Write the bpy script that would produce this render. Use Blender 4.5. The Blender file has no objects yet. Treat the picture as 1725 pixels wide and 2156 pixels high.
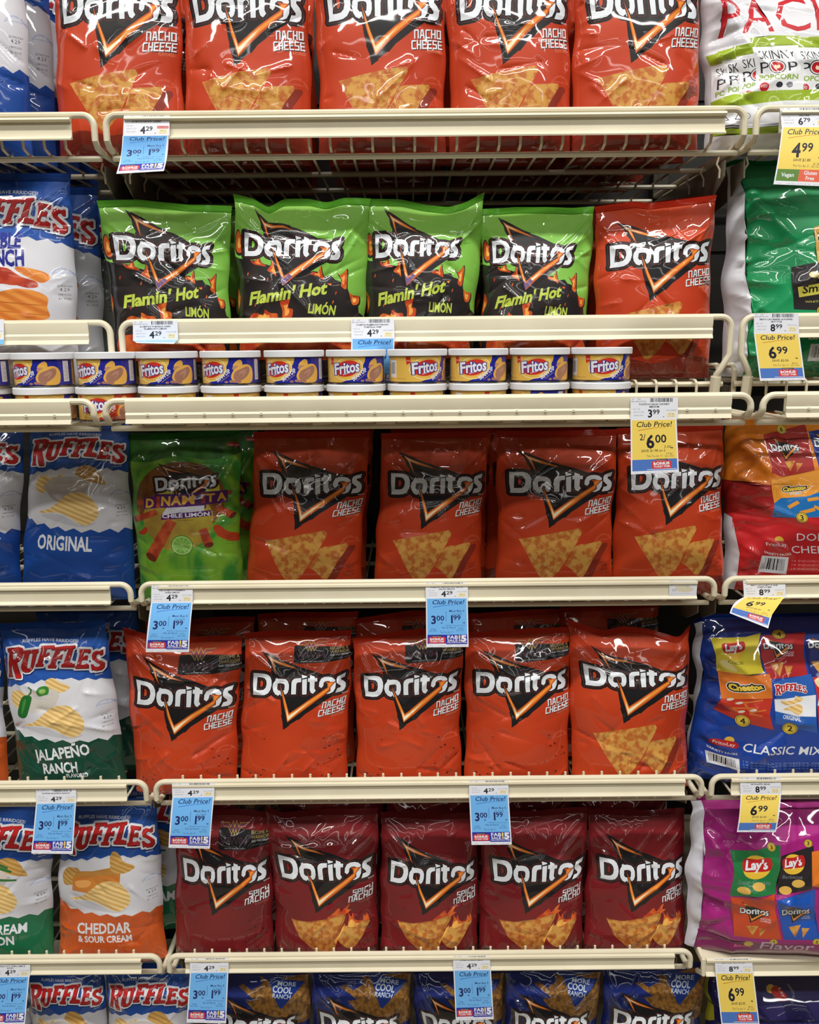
import bpy, math, random
import numpy as np
from mathutils import Vector, geometry

S = bpy.context.scene
COL = S.collection
PI = math.pi

# ---------------------------------------------------------------- camera
FPX, CX, CY = 1750.0, 862.5, 1078.0
DIST, CAMZ, CAMX = 1.275, 1.5, -0.028
_p, _r = math.radians(11.3), math.radians(0.55)
CAM = np.array([CAMX, -DIST, CAMZ])
_f = np.array([0, math.cos(_p), -math.sin(_p)])
_d = np.cross(_f, [1.0, 0, 0])
RV = math.cos(_r) * np.array([1.0, 0, 0]) + math.sin(_r) * _d
DV = math.cos(_r) * _d - math.sin(_r) * np.array([1.0, 0, 0])
cd = bpy.data.cameras.new('camera')
cam = bpy.data.objects.new('camera', cd)
COL.objects.link(cam)
from mathutils import Matrix
M = Matrix(((RV[0], -DV[0], -_f[0], CAM[0]), (RV[1], -DV[1], -_f[1], CAM[1]), (RV[2], -DV[2], -_f[2], CAM[2]), (0, 0, 0, 1)))
cam.matrix_world = M
cd.sensor_fit = 'HORIZONTAL'; cd.sensor_width = 36.0; cd.lens = 36.0 * FPX / 1725.0
cd.clip_start = 0.02; cd.clip_end = 60
S.camera = cam

def at(px, py, Y):
    "world point where the sight line of a photograph position meets the upright plane at depth Y"
    v = _f + RV * (px - CX) / FPX + DV * (py - CY) / FPX
    return CAM + v * ((Y - CAM[1]) / v[1])

# ---------------------------------------------------------------- light
S.view_settings.view_transform = 'Standard'
S.view_settings.look = 'None'
S.view_settings.gamma = 1.0
S.view_settings.use_curve_mapping = False
S.view_settings.exposure = -0.32
w = bpy.data.worlds.new('world'); S.world = w; w.use_nodes = True
w.node_tree.nodes['Background'].inputs[0].default_value = (1.0, 0.96, 0.9, 1)
w.node_tree.nodes['Background'].inputs[1].default_value = 0.018

def area(name, loc, target, sx, sy, e, col=(1.0, 0.975, 0.93)):
    l = bpy.data.lights.new(name, 'AREA'); l.shape = 'RECTANGLE'; l.size = sx; l.size_y = sy; l.energy = e; l.color = col
    o = bpy.data.objects.new(name, l); COL.objects.link(o); o.location = loc
    o.rotation_euler = (Vector(target) - Vector(loc)).to_track_quat('-Z', 'Y').to_euler()
    return o
area('ceiling_tube_near', (0.0, -1.95, 5.6), (0.0, -0.9, 0), 7.0, 0.20, 390)
area('ceiling_tube_middle', (0.0, -3.7, 5.0), (0.0, -1.6, 0), 7.0, 0.20, 165)
area('ceiling_tube_far', (0.0, -5.9, 5.0), (0.0, -2.4, 0), 8.0, 0.10, 24)
area('ceiling_tube_farther', (0.0, -8.2, 5.0), (0.0, -3.4, 0), 9.0, 0.08, 22)
area('ceiling_tube_farthest', (0.0, -11.0, 5.0), (0.0, -4.4, 0), 10.0, 0.08, 22)

# ---------------------------------------------------------------- materials
def lin(c):
    r = []
    for v in c:
        v = v / 255.0
        r.append(v / 12.92 if v <= 0.04045 else ((v + 0.055) / 1.055) ** 2.4)
    return (r[0], r[1], r[2], 1.0)

_crk = None
def crinkle_group():
    "normal of thin crinkled packing film, different on every bag"
    global _crk
    if _crk: return _crk
    g = bpy.data.node_groups.new('crinkle', 'ShaderNodeTree')
    g.interface.new_socket('Normal', in_out='OUTPUT', socket_type='NodeSocketVector')
    n = g.nodes; L = g.links
    out = n.new('NodeGroupOutput'); tc = n.new('ShaderNodeTexCoord'); oi = n.new('ShaderNodeObjectInfo')
    mul = n.new('ShaderNodeMath'); mul.operation = 'MULTIPLY'; mul.inputs[1].default_value = 37.0
    L.new(oi.outputs['Random'], mul.inputs[0])
    add = n.new('ShaderNodeVectorMath'); add.operation = 'ADD'
    L.new(tc.outputs['Object'], add.inputs[0]); L.new(mul.outputs[0], add.inputs[1])
    n1 = n.new('ShaderNodeTexNoise'); n1.noise_type = 'RIDGED_MULTIFRACTAL'; n1.normalize = True
    n1.inputs['Scale'].default_value = 6.5; n1.inputs['Detail'].default_value = 1.0; n1.inputs['Distortion'].default_value = 0.25
    L.new(add.outputs[0], n1.inputs['Vector'])
    n2 = n.new('ShaderNodeTexNoise'); n2.inputs['Scale'].default_value = 22.0; n2.inputs['Detail'].default_value = 1.0
    L.new(add.outputs[0], n2.inputs['Vector'])
    b1 = n.new('ShaderNodeBump'); b1.inputs['Strength'].default_value = 0.8; b1.inputs['Distance'].default_value = 0.012
    b2 = n.new('ShaderNodeBump'); b2.inputs['Strength'].default_value = 0.3; b2.inputs['Distance'].default_value = 0.006
    L.new(n1.outputs[0], b1.inputs['Height']); L.new(n2.outputs[0], b2.inputs['Height'])
    L.new(b1.outputs[0], b2.inputs['Normal']); L.new(b2.outputs[0], out.inputs[0])
    _crk = g
    return g

_mats = {}
def film(c, c2=None, scale=6.0, kind='mix', rough=0.5):
    "glossy printed film; c2 gives a printed second tone"
    key = ('film', tuple(c), tuple(c2) if c2 else None, scale, kind, rough)
    if key in _mats: return _mats[key]
    m = bpy.data.materials.new('printed_film'); m.use_nodes = True
    n = m.node_tree.nodes; L = m.node_tree.links; b = n['Principled BSDF']
    b.inputs['Base Color'].default_value = lin(c)
    b.inputs['Roughness'].default_value = rough
    b.inputs['Specular IOR Level'].default_value = 0.25
    b.inputs['Coat Weight'].default_value = 1.0; b.inputs['Coat Roughness'].default_value = 0.045
    g = n.new('ShaderNodeGroup'); g.node_tree = crinkle_group()
    L.new(g.outputs[0], b.inputs['Normal']); L.new(g.outputs[0], b.inputs['Coat Normal'])
    if c2:
        tc = n.new('ShaderNodeTexCoord'); ramp = n.new('ShaderNodeValToRGB')
        if kind == 'wave':
            t = n.new('ShaderNodeTexWave'); t.inputs['Scale'].default_value = scale; t.inputs['Distortion'].default_value = 1.5
            t.inputs['Detail'].default_value = 1.0; t.wave_profile = 'SIN'
            mp = n.new('ShaderNodeMapping'); mp.inputs['Rotation'].default_value = (0, 1.15, 0)
            L.new(tc.outputs['Object'], mp.inputs[0]); L.new(mp.outputs[0], t.inputs['Vector'])
        else:
            t = n.new('ShaderNodeTexNoise'); t.inputs['Scale'].default_value = scale
            t.inputs['Detail'].default_value = 2.5 if kind != 'mix' else 1.0
            if kind == 'swirl': t.inputs['Distortion'].default_value = 1.6
            L.new(tc.outputs['Object'], t.inputs['Vector'])
        o = t.outputs[0] if kind != 'wave' else t.outputs['Fac']
        L.new(o, ramp.inputs[0])
        lo, hi = {'mix': (.35, .65), 'speck': (.42, .6), 'swirl': (.4, .6), 'wave': (.15, .85)}[kind]
        ramp.color_ramp.elements[0].position = lo; ramp.color_ramp.elements[0].color = lin(c)
        ramp.color_ramp.elements[1].position = hi; ramp.color_ramp.elements[1].color = lin(c2)
        L.new(ramp.outputs[0], b.inputs['Base Color'])
    _mats[key] = m
    return m

def plain(c, rough=0.45, metal=0.0, c2=None, scale=20.0, spec=0.4, name='paint'):
    key = ('plain', tuple(c), rough, metal, tuple(c2) if c2 else None, scale)
    if key in _mats: return _mats[key]
    m = bpy.data.materials.new(name); m.use_nodes = True
    n = m.node_tree.nodes; L = m.node_tree.links; b = n['Principled BSDF']
    b.inputs['Base Color'].default_value = lin(c); b.inputs['Roughness'].default_value = rough
    b.inputs['Metallic'].default_value = metal; b.inputs['Specular IOR Level'].default_value = spec
    if c2:
        tc = n.new('ShaderNodeTexCoord'); t = n.new('ShaderNodeTexNoise'); ramp = n.new('ShaderNodeValToRGB')
        t.inputs['Scale'].default_value = scale; t.inputs['Detail'].default_value = 4.0
        L.new(tc.outputs['Object'], t.inputs['Vector']); L.new(t.outputs[0], ramp.inputs[0])
        ramp.color_ramp.elements[0].position = .4; ramp.color_ramp.elements[0].color = lin(c)
        ramp.color_ramp.elements[1].position = .62; ramp.color_ramp.elements[1].color = lin(c2)
        L.new(ramp.outputs[0], b.inputs['Base Color'])
    _mats[key] = m
    return m

def paper(c): return plain(c, 0.5, name='paper', spec=0.3)
CREAM = plain((222, 214, 188), 0.38, c2=(216, 207, 180), scale=9.0, name='cream_enamel')
STEEL = plain((200, 200, 200), 0.25, 1.0, name='tin_plate')
LIDM = plain((232, 234, 238), 0.4, name='white_plastic')
BRACKET = plain((120, 112, 98), 0.45, name='bracket_enamel')

# ---------------------------------------------------------------- mesh helpers
def link(name, me, parent=None, loc=None):
    o = bpy.data.objects.new(name, me); COL.objects.link(o)
    if parent: o.parent = parent
    if loc is not None: o.location = loc
    return o
def empty(name, loc):
    o = bpy.data.objects.new(name, None); COL.objects.link(o); o.location = loc; o.empty_display_size = 0.02
    return o
def tag(o, label=None, cat=None, group=None, kind=None):
    if label: o['label'] = label
    if cat: o['category'] = cat
    if group: o['group'] = group
    if kind: o['kind'] = kind
    return o

class MB:
    def __init__(s): s.v = []; s.f = []; s.mi = []; s.cur = 0
    def face(s, idx): s.f.append(idx); s.mi.append(s.cur)
    def tube(s, pts, r, n=8, cap=True):
        pts = [Vector(p) for p in pts]; base = len(s.v); N = len(pts)
        up = None
        for i, p in enumerate(pts):
            d = (pts[min(i + 1, N - 1)] - pts[max(i - 1, 0)]).normalized()
            if up is None:
                up = Vector((0, 0, 1)) if abs(d.z) < .9 else Vector((1, 0, 0))
            a = d.cross(up)
            a = a.normalized() if a.length > 1e-6 else d.orthogonal().normalized()
            b = d.cross(a).normalized(); up = -b if b.dot(up) < 0 else b
            for k in range(n):
                q = 2 * PI * k / n
                s.v.append(p + a * (r * math.cos(q)) + b * (r * math.sin(q)))
        for i in range(N - 1):
            for k in range(n):
                k2 = (k + 1) % n
                s.face((base + i * n + k, base + i * n + k2, base + (i + 1) * n + k2, base + (i + 1) * n + k))
        if cap:
            s.face(tuple(base + k for k in range(n))[::-1]); s.face(tuple(base + (N - 1) * n + k for k in range(n)))
    def extrude_x(s, prof, x0, x1, close=True, ends=None):
        "profile of (y, z) points swept along x"
        b = len(s.v); n = len(prof)
        for y, z in prof: s.v.append(Vector((x0, y, z)))
        for y, z in prof: s.v.append(Vector((x1, y, z)))
        for k in range(n if close else n - 1):
            k2 = (k + 1) % n
            s.face((b + k, b + k2, b + n + k2, b + n + k))
        if close:
            s.face(tuple(b + k for k in range(n))[::-1]); s.face(tuple(b + n + k for k in range(n)))
    def box(s, x0, x1, y0, y1, z0, z1):
        s.extrude_x([(y0, z0), (y1, z0), (y1, z1), (y0, z1)], x0, x1)
    def lathe(s, prof, n=40):
        "profile of (r, z) turned about z"
        b = len(s.v); m = len(prof)
        for r, z in prof:
            for k in range(n):
                a = 2 * PI * k / n; s.v.append(Vector((r * math.cos(a), r * math.sin(a), z)))
        for i in range(m - 1):
            for k in range(n):
                k2 = (k + 1) % n
                s.face((b + i * n + k, b + i * n + k2, b + (i + 1) * n + k2, b + (i + 1) * n + k))
    def build(s, name, mats, parent=None, loc=None, smooth=True, sharp=35):
        me = bpy.data.meshes.new(name)
        me.from_pydata([tuple(v) for v in s.v], [], s.f)
        for m in (mats if isinstance(mats, (list, tuple)) else [mats]): me.materials.append(m)
        me.polygons.foreach_set('material_index', s.mi)
        if smooth:
            me.polygons.foreach_set('use_smooth', [True] * len(me.polygons))
            me.set_sharp_from_angle(angle=math.radians(sharp))
        me.update()
        return link(name, me, parent, loc)

def tri_mesh(name, V, T, mi, mats, normals=None):
    me = bpy.data.meshes.new(name)
    n, m = len(V), len(T)
    me.vertices.add(n); me.vertices.foreach_set('co', np.asarray(V, np.float32).ravel())
    me.loops.add(3 * m); me.loops.foreach_set('vertex_index', np.asarray(T, np.int32).ravel())
    me.polygons.add(m); me.polygons.foreach_set('loop_start', np.arange(0, 3 * m, 3, dtype=np.int32))
    me.polygons.foreach_set('material_index', np.asarray(mi, np.int32))
    me.polygons.foreach_set('use_smooth', np.ones(m, bool))
    for q in mats: me.materials.append(q)
    me.update(calc_edges=True)
    if normals is not None:
        me.normals_split_custom_set_from_vertices(np.asarray(normals, float))
    return me

# ---------------------------------------------------------------- flat print: outlines, lettering
def P(*a):
    "numbers -> one closed ring (x right, y down)"
    return [(a[i], a[i + 1]) for i in range(0, len(a), 2)]
def sh(*a): return [[P(*a)]]
def T(shapes, sx=1.0, sy=None, rot=0.0, shear=0.0, dx=0.0, dy=0.0, fn=None):
    sy = sx if sy is None else sy
    c, s_ = math.cos(math.radians(rot)), math.sin(math.radians(rot))
    out = []
    for shp in shapes:
        rr = []
        for ring in shp:
            q = []
            for x, y in ring:
                x, y = x * sx, y * sy
                x -= shear * y
                x, y = c * x - s_ * y, s_ * x + c * y
                x += dx; y += dy
                if fn: x, y = fn(x, y)
                q.append((x, y))
            rr.append(q)
        out.append(rr)
    return out
def smooth(ring, n=4):
    out = []; N = len(ring)
    for i in range(N):
        p0, p1, p2, p3 = ring[i - 1], ring[i], ring[(i + 1) % N], ring[(i + 2) % N]
        for k in range(n):
            t = k / n
            out.append(tuple(.5 * (2 * p1[j] + (p2[j] - p0[j]) * t + (2 * p0[j] - 5 * p1[j] + 4 * p2[j] - p3[j]) * t * t + (3 * p1[j] - p0[j] - 3 * p2[j] + p3[j]) * t ** 3) for j in (0, 1)))
    return out
def blob(*a): return [[smooth(P(*a))]]
def ell(cx, cy, rx, ry, rot=0, n=28):
    c, s_ = math.cos(math.radians(rot)), math.sin(math.radians(rot))
    return [[[(cx + rx * math.cos(2 * PI * k / n) * c - ry * math.sin(2 * PI * k / n) * s_, cy + rx * math.cos(2 * PI * k / n) * s_ + ry * math.sin(2 * PI * k / n) * c) for k in range(n)]]]
def rect(x0, y0, x1, y1): return [[[(x0, y0), (x1, y0), (x1, y1), (x0, y1)]]]
def stroke(pts, w, closed=False):
    "thick line as a set of overlapping bars"
    out = []; N = len(pts)
    for i in range(N if closed else N - 1):
        (x0, y0), (x1, y1) = pts[i], pts[(i + 1) % N]
        l = math.hypot(x1 - x0, y1 - y0) or 1
        ux, uy = (x1 - x0) / l * w / 2, (y1 - y0) / l * w / 2
        out.append([[(x0 - ux - uy, y0 - uy + ux), (x1 + ux - uy, y1 + uy + ux), (x1 + ux + uy, y1 + uy - ux), (x0 - ux + uy, y0 - uy - ux)]])
    return out
def taper(x0, y0, x1, y1, w0, w1):
    l = math.hypot(x1 - x0, y1 - y0) or 1; nx, ny = -(y1 - y0) / l, (x1 - x0) / l
    return [[[(x0 + nx * w0 / 2, y0 + ny * w0 / 2), (x1 + nx * w1 / 2, y1 + ny * w1 / 2), (x1 - nx * w1 / 2, y1 - ny * w1 / 2), (x0 - nx * w0 / 2, y0 - ny * w0 / 2)]]]

_tc = {}
def glyphs(body, bold=0.0, res=2):
    key = (body, bold, res)
    if key in _tc: return _tc[key]
    c = bpy.data.curves.new('lettering', 'FONT'); c.body = body; c.resolution_u = res; c.offset = bold
    o = bpy.data.objects.new('lettering', c); COL.objects.link(o)
    ev = o.evaluated_get(bpy.context.evaluated_depsgraph_get()); me = ev.to_mesh()
    V = [(v.co.x, -v.co.y) for v in me.vertices]
    cnt = {}; par = list(range(len(V)))
    def find(i):
        while par[i] != i: par[i] = par[par[i]]; i = par[i]
        return i
    for p in me.polygons:
        vs = list(p.vertices)
        for i in range(len(vs)):
            a, b = vs[i], vs[(i + 1) % len(vs)]
            if (b, a) in cnt: cnt.pop((b, a))
            else: cnt[(a, b)] = 1
            par[find(a)] = find(b)
    nxt = {}
    for a, b in cnt: nxt.setdefault(a, []).append(b)
    isl = {}
    while nxt:
        a0 = next(iter(nxt)); ring = []; a = a0
        while a in nxt:
            ring.append(a); b = nxt[a].pop()
            if not nxt[a]: del nxt[a]
            a = b
        isl.setdefault(find(a0), []).append([V[i] for i in ring])
    ev.to_mesh_clear(); bpy.data.objects.remove(o); bpy.data.curves.remove(c)
    shapes = [r for r in isl.values()]
    allp = [p for s_ in shapes for r in s_ for p in r]
    x0 = min(p[0] for p in allp); x1 = max(p[0] for p in allp)
    k = 1 / 0.729
    shapes = [[[((x - x0) * k, y * k) for x, y in r] for r in s_] for s_ in shapes]
    _tc[key] = (shapes, (x1 - x0) * k)
    return _tc[key]
def text(body, x, y, h, w=None, bold=0.0, shear=0.0, rot=0.0, align='l', res=2):
    "capital height h, baseline at y; w fits the width"
    g, gw = glyphs(body, bold, res)
    sx = (w / gw) if w else h
    ww = gw * sx
    off = {'l': 0, 'c': -ww / 2, 'r': -ww}[align]
    g = [[[(px * sx + off, py * h) for px, py in r] for r in s_] for s_ in g]
    return T(g, 1, 1, rot, shear, x, y)

TECH = {'N': [P(0, 0, 0, 1, .85, 1, 1, .85, 1, 0)], 'A': [P(0, 0, .3, 1, .7, 1, 1, 0), P(.2, .32, .8, .32)], 'C': [P(1, 1, .15, 1, 0, .85, 0, .12, .12, 0, 1, 0)],
        'H': [P(0, 0, 0, 1), P(1, 0, 1, 1), P(0, .48, 1, .48)], 'O': [P(0, 0, 0, 1, 1, 1, 1, 0, 0, 0)], 'E': [P(1, 1, 0, 1, 0, 0, 1, 0), P(0, .5, .85, .5)],
        'S': [P(1, 1, 0, 1, 0, .52, 1, .48, 1, 0, 0, 0)], 'P': [P(0, 0, 0, 1, 1, 1, 1, .42, 0, .42)], 'I': [P(.5, 0, .5, 1)], 'Y': [P(0, 1, 0, .5, 1, .5), P(1, 1, 1, 0, .15, 0)]}
def tech(body, x, y, h, w, th=.2, shear=.16, rot=0):
    n = sum(.45 if c == 'I' else 1 for c in body); adv = w / n; out = []; cx = 0
    for c in body:
        cw = adv * (.45 if c == 'I' else 1)
        for line in TECH[c]:
            pts = [(cx + cw * .16 + (px if c != 'I' else .4) * cw * (.62 if c != 'I' else .5), -py * h) for px, py in line]
            out += stroke(pts, th * h)
        cx += cw
    return T(out, 1, 1, rot, shear, x, y)

def inside(px, py, shape):
    r = np.zeros(px.shape, bool)
    for ring in shape:
        a = np.asarray(ring); x0, y0 = a[:, 0], a[:, 1]; x1, y1 = np.roll(x0, -1), np.roll(y0, -1)
        c = (y0[None] > py[:, None]) != (y1[None] > py[:, None])
        with np.errstate(divide='ignore', invalid='ignore'):
            xi = (x1 - x0)[None] * (py[:, None] - y0[None]) / (y1 - y0)[None] + x0[None]
        r ^= (np.sum(c & (px[:, None] < xi), axis=1) % 2).astype(bool)
    return r

def simplify(ring, tol):
    if len(ring) < 8: return ring
    a = np.asarray(ring); keep = np.zeros(len(a), bool); h = len(a) // 2
    def rec(i, j):
        if j - i < 2: return
        p, q = a[i], a[j % len(a)]; d = q - p; l = np.hypot(*d) or 1
        seg = a[i + 1:j]; e = np.abs(d[0] * (seg[:, 1] - p[1]) - d[1] * (seg[:, 0] - p[0])) / l
        k = int(np.argmax(e))
        if e[k] > tol: keep[i + 1 + k] = True; rec(i, i + 1 + k); rec(i + 1 + k, j)
    keep[0] = keep[h] = True; rec(0, h); rec(h, len(a))
    return [tuple(p) for p in a[keep]]

def grow(shapes, r, step=None, tol=None):
    "outline pushed outwards by r (one list of rings)"
    step = step or max(r * .5, 1.0); tol = tol or step * .12
    allp = np.array([p for s_ in shapes for ring in s_ for p in ring])
    lo, hi = allp.min(0) - r - 2 * step, allp.max(0) + r + 2 * step
    gx = np.arange(lo[0], hi[0] + step, step); gy = np.arange(lo[1], hi[1] + step, step)
    X, Y = np.meshgrid(gx, gy); px, py = X.ravel(), Y.ravel()
    D = np.full(px.shape, 1e9); I = np.zeros(px.shape, bool)
    for s_ in shapes:
        I |= inside(px, py, s_)
        for ring in s_:
            a = np.asarray(ring); b = np.roll(a, -1, 0)
            for k in range(0, len(a), 40):
                A, B = a[k:k + 40], b[k:k + 40]; d = B - A; l2 = (d ** 2).sum(1) + 1e-9
                t = np.clip(((px[:, None] - A[None, :, 0]) * d[None, :, 0] + (py[:, None] - A[None, :, 1]) * d[None, :, 1]) / l2, 0, 1)
                e = np.hypot(px[:, None] - A[None, :, 0] - t * d[None, :, 0], py[:, None] - A[None, :, 1] - t * d[None, :, 1])
                D = np.minimum(D, e.min(1))
    Fv = (np.where(I, -D, D) - r).reshape(X.shape)
    ny, nx = Fv.shape; nxt = {}; pos = {}
    neg = Fv < 0
    act = (neg[:-1, :-1] != neg[1:, :-1]) | (neg[:-1, :-1] != neg[:-1, 1:]) | (neg[1:, 1:] != neg[1:, :-1]) | (neg[1:, 1:] != neg[:-1, 1:])
    def pt(e):
        if e not in pos:
            k, i, j = e
            i2, j2 = (i, j + 1) if k == 0 else (i + 1, j)
            a, b = Fv[i, j], Fv[i2, j2]; t = a / (a - b)
            pos[e] = (gx[j] + (gx[j2] - gx[j]) * t, gy[i] + (gy[i2] - gy[i]) * t)
        return e
    for i, j in zip(*np.nonzero(act)):
        c = [neg[i, j], neg[i, j + 1], neg[i + 1, j + 1], neg[i + 1, j]]
        E = [(0, i, j), (1, i, j + 1), (0, i + 1, j), (1, i, j)]
        ins = [k for k in range(4) if c[k] and not c[(k + 1) % 4]]
        outs = [k for k in range(4) if not c[k] and c[(k + 1) % 4]]
        for k in ins:
            m = min(outs, key=lambda o: (k - o) % 4)
            nxt[pt(E[k])] = pt(E[m])
    rings = []
    while nxt:
        e0 = next(iter(nxt)); e = e0; ring = []
        while e in nxt:
            ring.append(pos[e]); e = nxt.pop(e)
        if len(ring) > 3: rings.append(simplify(ring, tol))
    return [rings]

class Design:
    "a flat print: coloured shapes laid over each other, cut into one triangulated sheet"
    def __init__(s, W, H, base): s.W = W; s.H = H; s.layers = []; s.base = base; s.cache = {}
    def add(s, mat, shapes): s.layers.append((mat, shapes)); return s
    def put(s, layers, **k):
        for m, q in layers: s.layers.append((m, T(q, **k)))
        return s
    def cut(s, nx, ny):
        if (nx, ny) in s.cache: return s.cache[(nx, ny)]
        W, H = s.W, s.H; pts = []; edges = []; idx = {}
        def vid(x, y):
            k = (round(x * 4), round(y * 4))
            if k not in idx: idx[k] = len(pts); pts.append((x, y))
            return idx[k]
        for j in range(ny + 1):
            for i in range(nx + 1): vid(W * i / nx, H * j / ny)
        def edge(a, b):
            if a != b: edges.append((a, b))
        for i in range(nx): edge(vid(W * i / nx, 0), vid(W * (i + 1) / nx, 0)); edge(vid(W * i / nx, H), vid(W * (i + 1) / nx, H))
        for j in range(ny): edge(vid(0, H * j / ny), vid(0, H * (j + 1) / ny)); edge(vid(W, H * j / ny), vid(W, H * (j + 1) / ny))
        for m, shapes in s.layers:
            for shp in shapes:
                for ring in shp:
                    a = np.asarray(ring)
                    if len(a) < 3 or a[:, 0].max() < 0 or a[:, 0].min() > W or a[:, 1].max() < 0 or a[:, 1].min() > H: continue
                    v = [vid(float(x), float(y)) for x, y in ring]
                    for i in range(len(v)): edge(v[i], v[(i + 1) % len(v)])
        r = geometry.delaunay_2d_cdt([Vector(p) for p in pts], edges, [], 0, 0.02)
        V = np.array([(v.x, v.y) for v in r[0]]); F = np.array([f for f in r[2] if len(f) == 3])
        C = V[F].mean(1)
        ok = (C[:, 0] > 0) & (C[:, 0] < W) & (C[:, 1] > 0) & (C[:, 1] < H)
        F, C = F[ok], C[ok]
        mats = [s.base]; mi = np.zeros(len(F), int)
        for m, shapes in s.layers:
            if m not in mats: mats.append(m)
            k = mats.index(m)
            for shp in shapes:
                a = np.array([p for ring in shp for p in ring])
                if len(a) < 3: continue
                lo, hi = a.min(0), a.max(0)
                sel = np.nonzero((C[:, 0] >= lo[0]) & (C[:, 0] <= hi[0]) & (C[:, 1] >= lo[1]) & (C[:, 1] <= hi[1]))[0]
                if len(sel):
                    hit = inside(C[sel, 0], C[sel, 1], shp); mi[sel[hit]] = k
        used = np.unique(F); re = -np.ones(len(V), int); re[used] = np.arange(len(used))
        V, F = V[used], re[F]
        a = V[F]; area2 = (a[:, 1, 0] - a[:, 0, 0]) * (a[:, 2, 1] - a[:, 0, 1]) - (a[:, 1, 1] - a[:, 0, 1]) * (a[:, 2, 0] - a[:, 0, 0])
        F[area2 > 0] = F[area2 > 0][:, ::-1]     # y runs down, so turn to face the viewer
        s.cache[(nx, ny)] = (V, F, mi, mats)
        return s.cache[(nx, ny)]
# ---------------------------------------------------------------- inks
WHITE = film((226, 228, 234)); BLACK = film((24, 22, 24)); OUTL = film((84, 34, 28)); LETTER = film((222, 226, 232))
ORANGE_D = film((196, 84, 26)); ORANGE = film((238, 146, 52)); PALE = film((250, 232, 196))
CHIP = film((208, 154, 74), (184, 102, 42), 110.0, 'speck'); CHIP_D = film((188, 126, 56), (158, 78, 30), 110.0, 'speck')
FLAME = film((216, 104, 40), (188, 58, 26), 60.0, 'speck'); FLAME_Y = film((250, 190, 90), (240, 140, 60), 60.0, 'speck')
RIDGE = film((236, 206, 142), (212, 170, 98), 44.0, 'wave'); RIDGE_D = film((206, 164, 92), (180, 134, 66), 44.0, 'wave')
RED = film((186, 32, 34)); NAVY = film((26, 34, 86)); GREYT = film((120, 124, 132)); BLUEINK = film((70, 120, 200))

# ---------------------------------------------------------------- slanted wordmark on the tortilla chip bags (drawn letter by letter)
def _mark():
    D = [[P(195, 695, 350, 695, 405, 710, 440, 745, 460, 800, 464, 870, 450, 940, 420, 990, 375, 1016, 320, 1024, 210, 1027, 214, 985, 204, 870),
          P(258, 755, 258, 955, 312, 954, 352, 946, 382, 915, 394, 860, 388, 805, 365, 770, 330, 756)]]
    o1 = [[P(515, 790, 512, 760, 527, 772, 530, 752, 545, 768, 600, 766, 650, 778, 685, 810, 702, 860, 702, 930, 688, 980, 660, 1010, 655, 990, 645, 1016, 620, 1004, 600, 1030, 590, 1000, 560, 1024, 520, 1005, 490, 960, 478, 900, 484, 840),
           P(545, 850, 540, 925, 560, 950, 600, 955, 640, 945, 645, 880, 636, 852, 610, 842, 570, 842)]]
    r = [[P(736, 1006, 735, 830, 745, 795, 770, 770, 800, 763, 866, 760, 866, 824, 828, 826, 806, 838, 800, 866, 800, 1006)]]
    i = [[P(880, 785, 944, 772, 944, 1010, 886, 1012, 880, 900)], [P(870, 712, 944, 734, 946, 748, 880, 768)]]
    t = [[P(985, 716, 1050, 745, 1050, 766, 1086, 766, 1084, 822, 1050, 822, 1046, 930, 1066, 966, 1030, 1006, 1000, 990, 984, 950, 984, 822, 958, 822, 960, 764, 985, 764)]]
    o2 = [[P(1180, 762, 1240, 762, 1290, 780, 1322, 815, 1332, 880, 1326, 950, 1300, 1000, 1250, 1022, 1165, 1022, 1180, 990, 1240, 955, 1265, 930, 1275, 880, 1265, 845, 1240, 828, 1195, 828, 1170, 850, 1164, 900, 1140, 930, 1106, 905, 1110, 840, 1135, 785)]]
    s_ = [[P(1400, 752, 1468, 736, 1452, 800, 1405, 805, 1402, 830, 1440, 868, 1462, 905, 1462, 965, 1445, 1005, 1415, 1022, 1330, 1024, 1352, 960, 1395, 955, 1400, 932, 1370, 900, 1345, 868, 1342, 815, 1358, 772)]]
    return D + o1 + r + i + t + o2 + s_
_ml = _mark()
TRI = [[P(285, 330, 350, 372, 360, 368, 480, 430, 590, 490, 700, 540, 800, 572, 790, 582, 900, 612, 1010, 655, 1150, 715, 1240, 770, 900, 830, 560, 800, 440, 668, 452, 640, 405, 560, 380, 470, 345, 430)]]
VEE = [[P(545, 990, 596, 1085, 612, 1180, 636, 1290, 628, 1300, 660, 1400, 672, 1508, 760, 1452, 752, 1444, 860, 1372, 880, 1372, 960, 1290, 1040, 1236, 1165, 1145, 1330, 1040, 1240, 960, 900, 940)]]
_pikes = [[P(470, 700, 485, 680, 520, 745, 530, 700, 555, 760, 500, 790)]]
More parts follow.
